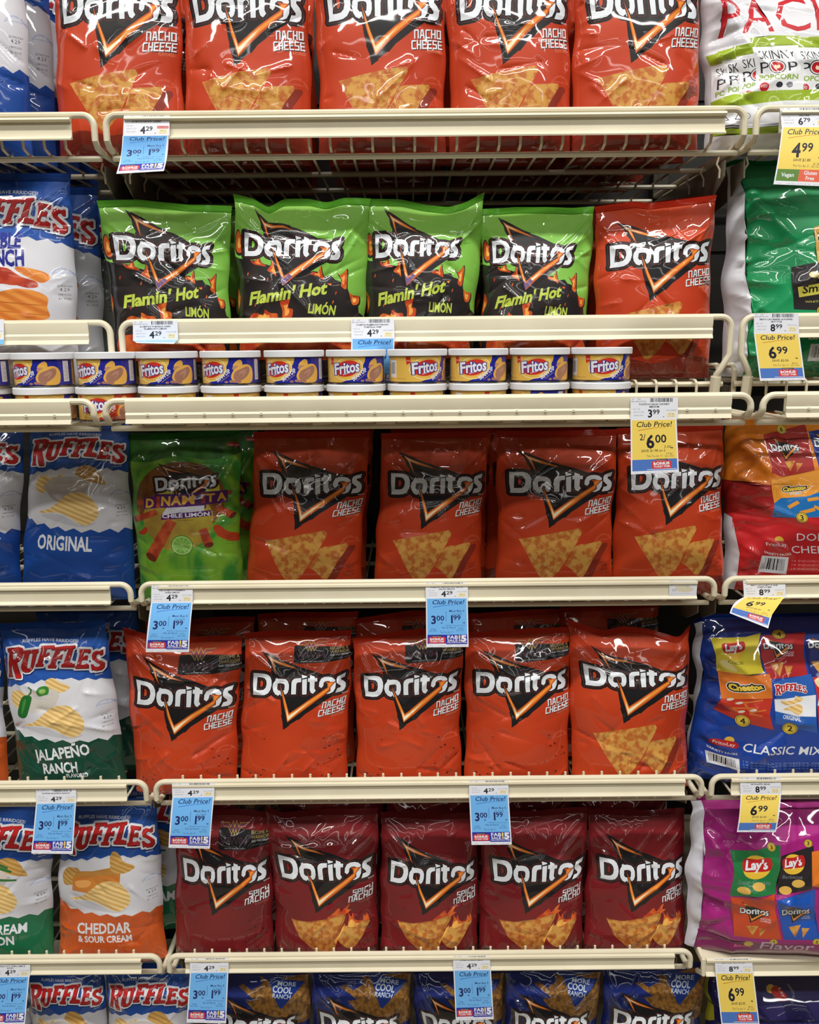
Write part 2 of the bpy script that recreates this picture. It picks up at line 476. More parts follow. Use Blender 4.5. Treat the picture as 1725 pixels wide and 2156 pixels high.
MARK = [(BLACK, TRI), (BLACK, VEE), (BLACK, grow(_ml, 48, 14)), (OUTL, grow(_ml + _pikes, 27, 9)), (BLACK, grow(_ml + _pikes, 18, 9)), (LETTER, _ml),
        (ORANGE_D, [[P(362, 400, 430, 448, 560, 508, 700, 568, 840, 640, 700, 600, 560, 560, 470, 515, 500, 620, 520, 705, 470, 605, 430, 510)]]),
        (ORANGE, [[P(374, 412, 430, 455, 550, 515, 690, 575, 780, 612, 660, 586, 540, 540, 458, 505, 490, 610, 506, 670, 470, 590, 438, 510)]]),
        (PALE, [[P(384, 425, 430, 465, 530, 515, 600, 548, 520, 525, 446, 490, 470, 570, 440, 500)]]),
        (BLACK, [[P(560, 850, 600, 890, 660, 1040, 736, 1262, 1180, 935, 1180, 905, 1350, 830, 1262, 930, 1262, 985, 980, 1180, 726, 1430, 640, 1150)]]),
        (ORANGE_D, [[P(578, 862, 632, 1010, 690, 1160, 736, 1276, 960, 1105, 1222, 925, 1216, 866, 1188, 838, 1322, 850, 1264, 925, 1246, 985, 1020, 1160, 860, 1290, 726, 1408, 690, 1280, 640, 1130, 600, 960)]]),
        (ORANGE, [[P(606, 940, 650, 1060, 734, 1296, 960, 1122, 1236, 934, 1232, 864, 1300, 856, 1244, 930, 1238, 965, 1010, 1140, 850, 1270, 728, 1394, 660, 1160)]]),
        (PALE, [[P(690, 1210, 734, 1314, 850, 1226, 1000, 1112, 860, 1246, 728, 1380)]])]
def mark_off(dx, dy, **k): return dict(dx=dx, dy=dy, **k)
# simpler wordmark for the little bags pictured on the variety packs
MARK_S = [(BLACK, TRI), (BLACK, VEE), (BLACK, grow(_ml, 34, 30)), (LETTER, [[simplify(r, 6) for r in s_] for s_ in _ml]), (ORANGE, [[P(374, 412, 700, 575, 840, 640, 458, 505, 506, 670)]]),
          (ORANGE, [[P(590, 890, 736, 1276, 1200, 930, 1310, 850, 1246, 985, 726, 1408)]])]

def chip_pair():
    a = [[smooth(P(306, 1666, 330, 1640, 700, 1572, 1010, 1524, 1060, 1522, 1084, 1545, 1080, 1590, 930, 1835, 800, 2030, 690, 2130, 640, 2150, 590, 2110, 470, 1940), 3)]]
    b = [[smooth(P(1010, 1726, 1180, 1702, 1322, 1684, 1352, 1698, 1349, 1737, 1237, 1898, 1140, 2060, 1090, 2100, 1040, 2080, 950, 1990, 880, 1950, 930, 1870), 3)]]
    return a, b

def stamp(d, x, y, k, mat, rot=0):
    for i, (t, h) in enumerate([('2JUN2020', .6), ('4.29', 1.0), ('14805202', .55), ('B1  01:03', .55)]):
        d.add(mat, text(t, x, y + i * k * 1.25, k * h, rot=rot, align='c', res=1))
def fresh(d, x, y, k, mat):
    def arc(px, py): q = px / (5.2 * k); R = 5.2 * k + py * -1; return x + math.sin(q) * R, y + 5.2 * k - math.cos(q) * R * 1.0
    d.add(mat, T(text('GUARANTEED FRESH', 0, 0, k, align='c', res=1), fn=arc))
    d.add(mat, text('UNTIL PRINTED DATE', x, y + 2.6 * k, k * .75, align='c', res=1))

def tortilla(kind):
    red = kind.startswith('nacho'); promo = kind.endswith('promo')
    base = film((196, 67, 29), (182, 54, 23), 7.0) if red else film((126, 26, 31), (102, 18, 24), 7.0)
    W, H = 1480.0, 2260.0; d = Design(W, H, base)
    lowc = film((134, 44, 28)) if red else film((84, 18, 20))
    if not promo or not red: d.add(lowc, blob(-60, 2150, 300, 2030, 700, 2090, 1100, 2010, 1540, 2100, 1600, 2400, -100, 2400))
    d.put(MARK, dx=-50, dy=-100)
    if red:
        for m, o in ((BLACK, (7, 9)), (WHITE, (0, 0))):
            d.add(m, tech('NACHO', 1120 + o[0], 1124 + o[1], 78, 322, .19, rot=-6))
            d.add(m, tech('CHEESE', 1082 + o[0], 1236 + o[1], 78, 362, .19, rot=-6))
        d.add(film((216, 128, 96)), text('FLAVORED', 1262, 1268, 36, 168, rot=-4))
    else:
        for m, o in ((BLACK, (7, 9)), (WHITE, (0, 0))):
            d.add(m, tech('SPICY', 1148 + o[0], 1150 + o[1], 78, 292, .19, rot=-6))
            d.add(m, tech('NACHO', 1090 + o[0], 1252 + o[1], 78, 348, .19, rot=-6))
        d.add(film((170, 90, 84)), text('FLAVORED', 1240, 1290, 34, 190, rot=-4))
    d.add(WHITE, text('BRAND', 1372, 958, 18, res=1))
    faint = film((214, 110, 80)) if red else film((150, 60, 66))
    fresh(d, 1330, 1520, 22, faint)
    if promo:
        d.add(BLACK, sh(700, 165, 722, 150, 1560, 195, 1560, 395, 1150, 438, 725, 445, 698, 418))
        gold = film((176, 150, 92)); vio = film((124, 70, 110)); gr = film((70, 62, 50))
        d.add(gold, stroke(P(722, 86, 800, 92, 850, 92, 876, 150, 916, 70, 940, 150, 966, 70, 1006, 150, 1030, 92, 1080, 92, 1158, 84), 13))
        d.add(vio, stroke(P(745, 112, 850, 118, 888, 188, 916, 120, 940, 200, 966, 120, 994, 188, 1032, 118, 1135, 110), 12))
        d.add(gold, stroke(P(770, 136, 842, 142, 900, 240, 916, 170, 940, 245, 966, 170, 982, 240, 1040, 142, 1110, 134), 10))
        d.add(vio, text('WW84', 730, 365, 92, 410, bold=.01)); d.add(gr, text('WW84', 742, 357, 74, 386))
        d.add(WHITE, text('ONLY IN THEATERS JUNE 5', 792, 426, 19, 320, res=1))
        d.add(gold, text('BECOME A', 1205, 232, 52, 250)); d.add(gold, text('WARRIOR', 1205, 300, 56, 260))
        d.add(WHITE, text('AND YOU COULD WIN!', 1205, 342, 30, 330, bold=.01))
        d.add(GREYT, text('SEE BACK FOR DETAILS', 1210, 392, 20, 280, res=1))
        rnd = random.Random(5); fl = film((96, 34, 22)) if red else film((60, 12, 16))
        for k in range(26):
            x, y = (rnd.uniform(120, 430) if k % 3 == 0 else rnd.uniform(1000, 1420)), rnd.uniform(1450, 2180); q = rnd.uniform(6, 24)
            d.add(fl, [[[(x + q * rnd.uniform(.5, 1.4) * math.cos(a), y + q * rnd.uniform(.3, .9) * math.sin(a)) for a in (0, 1.3, 2.6, 3.9, 5.2)]]])
    elif red:
        a, b = chip_pair(); d.add(lowc, T(b, dx=40, dy=-70)); d.add(CHIP, T(a, dx=-50, dy=-100)); d.add(CHIP, T(b, dx=-50, dy=-100))
        stamp(d, 1345, 1850, 34, film((90, 30, 20)))
    else:
        k = .98; o = dict(sx=k, sy=k, dx=52, dy=-135)
        d.add(FLAME, T(blob(740, 1660, 850, 1560, 925, 1500, 950, 1560, 1010, 1500, 1085, 1440, 1050, 1530, 1100, 1545, 1000, 1610, 880, 1660), **o))
        d.add(CHIP_D, T([[smooth(P(215, 1715, 245, 1705, 430, 1712, 560, 1692, 750, 1660, 990, 1590, 1012, 1640, 960, 1760, 900, 1890, 880, 2010, 800, 2200, 620, 2240, 430, 2060, 330, 1960), 3)]], **o))
        d.add(CHIP, T([[smooth(P(235, 1725, 430, 1730, 700, 1690, 950, 1640, 900, 1800, 840, 1930, 640, 1960, 420, 1900, 300, 1860), 3)]], **o))
        d.add(FLAME, T(blob(1030, 1810, 1062, 1650, 1050, 1580, 1095, 1650, 1120, 1600, 1150, 1700, 1250, 1730, 1270, 1640, 1300, 1690, 1312, 1630, 1345, 1760, 1250, 1810, 1120, 1820), **o))
        d.add(CHIP, T([[smooth(P(950, 1810, 1100, 1770, 1340, 1760, 1300, 1860, 1230, 1990, 1130, 2130, 1020, 2150, 890, 2000), 3)]], **o))
        d.add(FLAME_Y, T(blob(1040, 1800, 1060, 1720, 1110, 1690, 1140, 1750, 1200, 1770, 1120, 1810), **o))
        d.add(FLAME_Y, T([[P(840, 2010, 920, 1890, 950, 1800, 1000, 1740, 960, 1860, 900, 1960, 850, 2060)]], **o))
    return d

def flamin():
    W, H = 1590.0, 2190.0
    green = film((136, 194, 80), (120, 182, 68), 5.0); dk = film((28, 26, 27), (44, 36, 34), 30.0)
    d = Design(W, H, green)
    d.add(dk, [[P(-40, 640, 60, 690, 140, 700, 300, 725, 380, 770, 440, 760, 520, 820, 860, 800, 930, 850, 960, 840, 1060, 860, 1090, 900, 1180, 890, 1220, 940, 1290, 960, 1310, 1020, 1370, 1040, 1400, 1130, 1440, 1200, 1500, 1230, 1520, 1330, 1600, 1390, 1650, 1420, 1650, 2300, -40, 2300)]])
    d.add(green, blob(330, 700, 400, 680, 460, 740, 450, 780, 380, 760))
    def fl(*a):
        r = P(*a); cx = sum(q[0] for q in r) / len(r); cy = sum(q[1] for q in r) / len(r) + 12
        d.add(dk, T(blob(*a), 1.25, 1.2, dx=-.25 * cx, dy=-.2 * cy + 14)); d.add(FLAME, blob(*a)); d.add(FLAME_Y, T(blob(*a), .42, .5, dx=.58 * cx, dy=.5 * cy))
    fl(20, 430, 50, 350, 90, 430, 85, 500, 125, 560, 80, 620, 30, 590); fl(200, 700, 250, 740, 290, 690, 310, 650, 330, 740, 390, 790, 300, 780, 230, 760)
    fl(400, 840, 450, 780, 470, 720, 500, 800, 530, 860, 540, 940, 470, 880); fl(920, 880, 960, 850, 1010, 860, 1045, 780, 1060, 850, 1080, 940, 1000, 900)
    fl(1250, 850, 1290, 880, 1355, 810, 1360, 940, 1350, 1050, 1290, 1010, 1300, 940); fl(1390, 1090, 1430, 1120, 1500, 1130, 1500, 1220, 1440, 1240, 1410, 1180)
    fl(0, 1060, 40, 1130, 45, 1200, 10, 1330, -10, 1350); fl(180, 1400, 240, 1350, 350, 1370, 370, 1310, 440, 1350, 530, 1360, 500, 1450, 200, 1460)
    fl(560, 1220, 620, 1200, 680, 1180, 660, 1280, 720, 1310, 700, 1420, 600, 1450, 590, 1320); fl(1130, 990, 1180, 980, 1170, 1010)
    for x, y in ((150, 880), (400, 950), (680, 940), (1230, 1100), (1200, 1210), (250, 1250)): d.add(FLAME, ell(x, y, 8, 24, 15, 8))
    d.add(FLAME, blob(80, 1640, 300, 1580, 500, 1660, 800, 1570, 1000, 1690, 1300, 1600, 1500, 1700, 1400, 1900, 200, 1900))
    low = list(MARK)
    d.put(low, sx=.905, sy=.905, rot=2.2, dx=-20, dy=-272)
    d.add(film((120, 96, 140)), T([[P(682, 1250, 736, 1310, 800, 1240, 850, 1270, 728, 1400)]], sx=.905, rot=2.2, dx=-20, dy=-272))
    lime = film((190, 208, 80))
    d.add(lime, text("Flamin' Hot", 168, 1252, 150, 960, bold=.036, shear=.32, rot=-8.5))
    d.add(lime, text('LIMÓN', 905, 1345, 118, 330, bold=.03, rot=4))
    d.add(film((60, 96, 40)), text('BRAND', 1350, 520, 20, res=1))
    return d

def dinamita():
    W, H = 1350.0, 2300.0
    d = Design(W, H, film((128, 178, 48), (58, 140, 50), 14.0, 'swirl'))
    d.add(film((60, 128, 44), (36, 92, 36), 12.0, 'swirl'), blob(-100, -100, 1450, -100, 1450, 200, 1000, 330, 600, 240, 250, 330, -100, 260))
    d.add(film((140, 88, 38), (110, 66, 30), 60.0, 'speck'), ell(640, 890, 560, 560)); d.add(film((190, 170, 60), (150, 120, 50), 30.0), ell(620, 1180, 440, 430))
    yel = film((214, 206, 70)); d.add(yel, sh(330, 750, 520, 700, 1120, 690, 1140, 800, 800, 1000, 460, 900)); d.add(WHITE, sh(720, 780, 840, 700, 880, 760, 790, 860))
    d.put(MARK, sx=.594, rot=-3, dx=192, dy=158)
    roll = film((190, 84, 46), (156, 58, 32), 60.0, 'speck'); pur = film((84, 30, 104)); gold = film((230, 176, 60))
    d.add(roll, taper(190, 930, 90, 930, 70, 70)); d.add(roll, taper(1180, 830, 1270, 830, 70, 60))
    d.add(pur, [[P(186, 850, 330, 835, 340, 780, 400, 800, 600, 800, 890, 790, 900, 765, 960, 770, 970, 790, 1226, 785, 1226, 965, 980, 975, 980, 1030, 420, 1000, 200, 1022)]])
    for t, x, w_, y, h in (('D', 222, 110, 996, 132), ('N', 424, 118, 966, 132), ('A', 550, 130, 956, 130), ('M', 690, 150, 950, 126), ('T', 978, 104, 936, 120), ('A', 1106, 104, 932, 118)):
        d.add(gold, text(t, x, y, h, w_, bold=.04))
    d.add(roll, taper(380, 830, 388, 1000, 44, 44)); d.add(roll, taper(938, 790, 948, 950, 44, 44))
    d.add(film((206, 206, 216)), sh(500, 1000, 960, 985, 950, 1085, 440, 1095))
    d.add(pur, sh(430, 1100, 1030, 1060, 1045, 1140, 420, 1182)); d.add(WHITE, text('CHILE LIMÓN', 438, 1152, 58, 580, bold=.03, rot=-1.5))
    d.add(BLACK, text('FLAVORED ROLLED', 630, 1200, 20, 200, res=1))
    def stick(x0, y0, x1, y1, w0, w1):
        d.add(roll, taper(x0, y0, x1, y1, w0, w1)); d.add(film((110, 40, 24)), ell(x1, y1, w1 * .5, w1 * .3, math.degrees(math.atan2(y1 - y0, x1 - x0)) + 90, 14))
    stick(370, 1060, 60, 1190, 80, 96); stick(560, 1190, 240, 1690, 130, 160); stick(930, 1320, 1000, 1540, 100, 118); stick(1110, 1030, 1280, 1170, 80, 100)
    d.add(film((190, 60, 30)), blob(70, 1370, 130, 1340, 190, 1290, 230, 1310, 190, 1380, 110, 1400)); d.add(film((192, 70, 34)), blob(1060, 1310, 1120, 1280, 1230, 1380, 1340, 1430, 1340, 1530, 1230, 1500, 1110, 1420))
    d.add(film((70, 130, 40)), ell(660, 1530, 142, 136)); d.add(film((170, 206, 120)), ell(660, 1530, 130, 124)); d.add(film((120, 176, 70)), ell(660, 1530, 112, 106))
    for k in range(10):
        a = k * PI / 5; d.add(film((170, 206, 120)), taper(660, 1530, 660 + 110 * math.cos(a), 1530 + 104 * math.sin(a), 5, 9))
    d.add(RED, blob(1200, 110, 1290, 95, 1350, 130, 1350, 170, 1220, 150)); d.add(WHITE, text('Sabritas', 1215, 145, 26, 130, rot=4))
    stamp(d, 1250, 1440, 30, BLACK)
    return d

def ranch():
    d = Design(1500.0, 2260.0, film((24, 44, 128), (16, 30, 92), 6.0))
    br = film((150, 104, 44), (104, 70, 30), 140.0, 'speck')
    d.add(br, [[P(440, 180, 520, 150, 640, 240, 800, 150, 760, 40, 900, 80, 1520, -20, 1520, 900, 1180, 830, 700, 560, 560, 400, 700, 380)]])
    d.put(MARK, sx=.92, dx=-55, dy=10)
    d.add(film((20, 52, 132)), [[P(880, 20, 1460, 120, 1090, 540, 1060, 520)]])
    lt = film((196, 206, 220)); d.add(lt, text('MORE', 1040, 150, 68, 280, bold=.02, rot=8)); d.add(lt, text('COOL', 960, 250, 104, 300, bold=.03, rot=10)); d.add(lt, text('RANCH', 960, 340, 76, 270, bold=.015, rot=11))
    return d

# ---------------------------------------------------------------- ridged potato chip bags
RUF = [[P(205, 135, 360, 110, 410, 125, 425, 170, 415, 235, 385, 280, 345, 305, 365, 400, 388, 480, 385, 520, 310, 522, 305, 480, 285, 380, 270, 330, 262, 440, 258, 480, 270, 495, 265, 510, 185, 528, 190, 500, 205, 470, 225, 300, 238, 190, 210, 175), P(290, 185, 283, 272, 320, 268, 345, 240, 350, 195, 335, 178)],
       [P(430, 160, 520, 150, 522, 190, 500, 200, 478, 340, 480, 380, 505, 385, 525, 360, 545, 200, 525, 190, 530, 150, 615, 140, 618, 180, 600, 195, 570, 340, 545, 400, 500, 435, 450, 440, 410, 420, 400, 380, 425, 260, 440, 200, 425, 195)],
       [P(650, 100, 815, 90, 812, 150, 780, 155, 770, 135, 720, 140, 705, 200, 725, 200, 730, 185, 758, 185, 745, 258, 722, 245, 692, 245, 675, 320, 692, 330, 685, 362, 585, 368, 590, 335, 610, 325, 640, 200, 655, 150, 645, 140)],
       [P(820, 115, 975, 90, 972, 150, 945, 165, 930, 145, 890, 155, 870, 215, 895, 215, 900, 200, 928, 200, 914, 272, 885, 262, 858, 265, 835, 340, 855, 350, 848, 388, 745, 385, 750, 350, 775, 340, 800, 250, 830, 160, 818, 150)],
       [P(975, 95, 1090, 90, 1088, 125, 1060, 135, 1020, 310, 1035, 325, 1055, 320, 1065, 330, 1090, 335, 1085, 388, 915, 375, 920, 340, 945, 325, 985, 180, 995, 140, 972, 130)],
       [P(1140, 145, 1278, 165, 1275, 215, 1245, 220, 1235, 200, 1195, 200, 1185, 250, 1200, 255, 1215, 240, 1245, 245, 1235, 315, 1205, 300, 1175, 300, 1165, 345, 1180, 365, 1215, 365, 1230, 350, 1262, 372, 1255, 425, 1095, 410, 1100, 370, 1120, 360, 1140, 240, 1145, 190, 1135, 180)],
       [P(1420, 210, 1415, 285, 1390, 285, 1370, 255, 1345, 262, 1340, 285, 1365, 320, 1405, 360, 1430, 400, 1425, 460, 1395, 488, 1340, 480, 1305, 455, 1290, 468, 1285, 375, 1310, 375, 1330, 410, 1360, 430, 1385, 425, 1380, 395, 1340, 350, 1300, 310, 1290, 260, 1305, 220, 1345, 205, 1385, 225)]]
_ro = grow(RUF, 28, 9)
RUFMARK = [(NAVY, T(_ro, dx=8, dy=16)), (WHITE, _ro), (film((60, 14, 24)), T(RUF, dx=6, dy=8)), (RED, RUF)]
def ridged(kind):
    W, H = 1490.0, 2560.0
    top = film((36, 84, 166), (28, 70, 148), 6.0)
    white = film((214, 214, 220), (204, 204, 212), 8.0)
    low, lowt = {'original': ((30, 78, 160), (24, 66, 146)), 'jalapeno': ((18, 74, 56), (14, 58, 44)), 'cheddar': ((204, 92, 36), (190, 78, 28)), 'onion': ((22, 118, 76), (16, 96, 62)), 'crunch': ((214, 214, 220), (204, 204, 212))}[kind]
    d = Design(W, H, white); ox, oy = -50, 150
    def q(s_): return T(s_, dx=ox, dy=oy)
    d.add(top, q([[P(-50, -400, 1700, -400, 1700, 740, 1540, 690, 1430, 625, 1370, 640, 1280, 585, 1160, 612, 1060, 560, 950, 580, 850, 556, 730, 602, 640, 570, 530, 626, 445, 600, 325, 656, 240, 640, 165, 700, 100, 710, -50, 800)]]))
    d.add(film(low, lowt, 6.0), q([[P(-50, 1300, 60, 1330, 120, 1386, 180, 1368, 280, 1440, 400, 1414, 500, 1478, 610, 1448, 720, 1506, 830, 1470, 940, 1526, 1060, 1488, 1170, 1532, 1300, 1490, 1400, 1550, 1470, 1495, 1540, 1544, 1700, 1480, 1700, 2900, -50, 2900)]]))
    def slog(px, py): return px, py + ((px - 750) / 700) ** 2 * 60
    d.add(WHITE, q(T(text('RUFFLES HAVE RRRIDGES!', 760, 20, 46, 800, bold=.015, align='c'), fn=slog)))
    d.put(RUFMARK, sx=1.1, dx=ox - 82, dy=oy - 25)
    d.add(WHITE, q(text('BRAND', 1375, 575, 20, res=1)))
    big = blob(320, 1240, 440, 1210, 560, 1130, 690, 1020, 800, 965, 950, 960, 1040, 1010, 1110, 1100, 1155, 1200, 1150, 1300, 1090, 1390, 980, 1438, 860, 1395, 750, 1320, 640, 1270, 500, 1255, 330, 1268)
    bowl = film((206, 196, 188), (190, 178, 170), 25.0); shade = film((192, 192, 200))
    if kind in ('original', 'onion'):
        d.add(RIDGE, q(blob(225, 850, 260, 740, 350, 705, 480, 740, 640, 675, 655, 690, 560, 760, 420, 940, 330, 970, 250, 930)))
        d.add(RIDGE_D, q(blob(835, 640, 880, 560, 980, 535, 1090, 570, 1160, 650, 1220, 740, 1280, 850, 1150, 830, 1020, 790, 840, 690)))
        d.add(film((184, 176, 172)), q([[smooth(P(402, 850, 420, 930, 500, 1040, 600, 1095, 830, 1095, 950, 1020, 1020, 920, 1028, 820), 3)]])); d.add(bowl, q(ell(716, 826, 305, 112)))
        d.add(shade, q(ell(760, 770, 120, 14))); d.add(shade, q(ell(700, 850, 150, 10, -6)))
        if kind == 'onion':
            for a in ((820, 640, 1000, 700), (860, 700, 1060, 760), (900, 880, 1150, 900)): d.add(film((50, 110, 50)), q(taper(*a, 40, 34)))
    elif kind == 'jalapeno':
        d.add(RIDGE, q(blob(165, 850, 190, 770, 260, 735, 350, 750, 410, 800, 380, 930, 310, 1000, 230, 990, 180, 930))); d.add(RIDGE, q(blob(690, 620, 740, 560, 820, 555, 900, 620, 1030, 690, 940, 760, 800, 760)))
        d.add(film((206, 200, 190)), q(blob(440, 760, 560, 720, 720, 705, 830, 730, 870, 800, 830, 900, 760, 980, 480, 1060, 430, 1020))); d.add(shade, q(ell(650, 800, 150, 12, -5))); d.add(shade, q(ell(640, 850, 120, 10, 8)))
        d.add(film((58, 128, 48)), q(blob(562, 740, 600, 680, 690, 665, 735, 700, 720, 780, 660, 800, 590, 810))); d.add(film((140, 184, 92)), q(ell(645, 740, 46, 34, -20)))
        d.add(film((34, 108, 46)), q(blob(330, 850, 400, 796, 480, 815, 478, 880, 430, 1010, 380, 1110, 320, 1152, 250, 1142, 236, 1090, 275, 985))); d.add(film((70, 140, 60)), q(blob(360, 880, 390, 850, 400, 900, 330, 1060, 300, 1080)))
        d.add(film((50, 104, 44)), q(stroke(P(430, 815, 476, 760, 490, 710, 455, 680), 22)))
    elif kind == 'cheddar':
        d.add(RIDGE_D, q(blob(165, 920, 190, 820, 260, 765, 400, 760, 430, 860, 350, 1010, 250, 1050, 200, 1030)))
        d.add(film((214, 138, 58), (198, 116, 44), 18.0), q(sh(345, 890, 700, 850, 1024, 840, 1020, 1010, 860, 1160, 340, 1115))); d.add(film((186, 130, 60)), q(sh(390, 800, 620, 792, 880, 740, 1040, 800, 1020, 850, 720, 868, 350, 900)))
        d.add(film((236, 168, 92)), q(blob(390, 960, 560, 930, 620, 980, 560, 1040, 420, 1050)))
        d.add(RIDGE_D, q(blob(862, 640, 890, 520, 950, 500, 1010, 560, 1070, 660, 1205, 735, 1190, 790, 1060, 840, 900, 800)))
    if kind == 'crunch':
        bl = film((40, 48, 140)); u = lambda s_: T(q(s_), dy=-185)
        d.add(bl, q(text('DOUBLE', 360, 700, 190, 620, bold=.045))); d.add(bl, q(text('CRUNCH', 330, 920, 200, 690, bold=.045)))
        hot = film((196, 78, 44), (166, 50, 30), 40.0, 'speck'); org = film((226, 146, 66), (206, 116, 46), 22.0, 'wave')
        d.add(hot, u(blob(500, 1290, 640, 1210, 800, 1200, 930, 1260, 960, 1330, 860, 1350, 700, 1330, 560, 1390))); d.add(hot, u(blob(560, 1200, 640, 1120, 800, 1130, 960, 1240, 1130, 1300, 1150, 1370, 1020, 1380, 800, 1310))); d.add(org, u(blob(900, 1150, 980, 1120, 1230, 1180, 1300, 1260, 1200, 1320, 1060, 1260)))
        d.add(org, u(blob(500, 1500, 700, 1430, 900, 1390, 1120, 1420, 1260, 1500, 1260, 1620, 1280, 1760, 1000, 1800, 500, 1800))); d.add(film((196, 110, 44)), u(taper(560, 1540, 1230, 1600, 14, 10))); d.add(film((196, 110, 44)), u(taper(540, 1650, 1240, 1720, 14, 10)))
    else:
        d.add(shade, q(blob(360, 1280, 640, 1290, 900, 1430, 1120, 1400, 1000, 1460, 700, 1420, 400, 1330))); d.add(RIDGE, q(big))
    fresh(d, 1380, 1110, 20, BLUEINK); stamp(d, 1385, 1330, 42, BLACK)
    words = {'original': [('ORIGINAL', 330, 1720, 180, 740, 3)], 'jalapeno': [('JALAPEÑO', 420, 1790, 170, 760, -6), ('RANCH', 520, 1990, 160, 480, -3), ('FLAVORED', 830, 2060, 64, 300, -3)],
             'cheddar': [('CHEDDAR', 400, 1800, 175, 760, 0), ('& SOUR CREAM', 400, 1950, 110, 760, 0)], 'onion': [('SOUR CREAM', 350, 1780, 160, 930, 0), ('& ONION', 500, 1970, 150, 620, 0)], 'crunch': []}[kind]
    for t, x, y, h, w_, r in words: d.add(WHITE, q(text(t, x, y, h, w_, bold=.03, rot=r)))
    if kind == 'cheddar': d.add(film((220, 130, 84)), q(text('FLAVORED', 960, 2030, 46, 210)))
    return d

# ---------------------------------------------------------------- variety packs; drawn in units of one photograph row
def disc(d, x, y, r, n):
    d.add(BLACK, ell(x, y, r, r)); d.add(film((220, 190, 70)), ell(x, y, r * .92, r * .92)); d.add(BLACK, ell(x, y, r * .8, r * .8)); d.add(film((214, 182, 62)), ell(x, y, r * .74, r * .74))
    d.add(BLACK, text(n, x, y + r * .45, r * .95, align='c', bold=.02))
def barcode(d, x0, y0, x1, y1, seed=1):
    d.add(WHITE, rect(x0, y0, x1, y1)); r = random.Random(seed); x = x0 + (x1 - x0) * .12; s_ = (x1 - x0) / 70
    while x < x1 - (x1 - x0) * .12:
        w_ = s_ * r.choice((1, 1, 2, 3)); d.add(BLACK, rect(x, y0 + (y1 - y0) * .12, x + w_, y1 - (y1 - y0) * .2)); x += w_ + s_ * r.choice((1, 2, 2))
def maker(d, x, y, k):
    d.add(film((222, 180, 70)), ell(x + 6 * k, y - 14 * k, 8 * k, 8 * k)); d.add(RED, blob(x - 22 * k, y - 8 * k, x, y - 12 * k, x + 20 * k, y - 10 * k, x + 22 * k, y + 2 * k, x, y + 3 * k, x - 20 * k, y + 5 * k))
    d.add(WHITE, text('FritoLay', x, y - 0 * k, 8 * k, 36 * k, align='c', rot=-3))
    def arc(px, py): q = px / (60 * k); R = 60 * k - py; return x + math.sin(q) * (60 * k + py), y - 44 * k + math.cos(q) * (60 * k + py) - 0
    d.add(WHITE, T(text('VARIETY PACKS', 0, 6 * k, 5.5 * k, 46 * k, align='c', bold=.02, res=1), fn=arc))
def mini_mark(d, x, y, w_, word, rot=0):
    k = w_ / 1270.0; d.put(MARK_S, sx=k, rot=rot, dx=x - 195 * k, dy=y - 695 * k)
def lays(d, x, y, k, sub):
    d.add(film((232, 190, 60)), ell(x, y + 4 * k, 26 * k, 24 * k)); d.add(RED, blob(x - 25 * k, y - 10 * k, x, y - 12 * k, x + 25 * k, y - 16 * k, x + 26 * k, y + 8 * k, x, y + 13 * k, x - 24 * k, y + 12 * k))
    d.add(WHITE, text("Lay's", x, y + 8 * k, 19 * k, 42 * k, bold=.04, align='c', shear=.15, rot=-6))
    for i, t in enumerate(sub): d.add(film((40, 60, 34)) if sub[0] == 'Classic' else GREYT, text(t, x, y + (38 + i * 10) * k, 9 * k, align='c'))

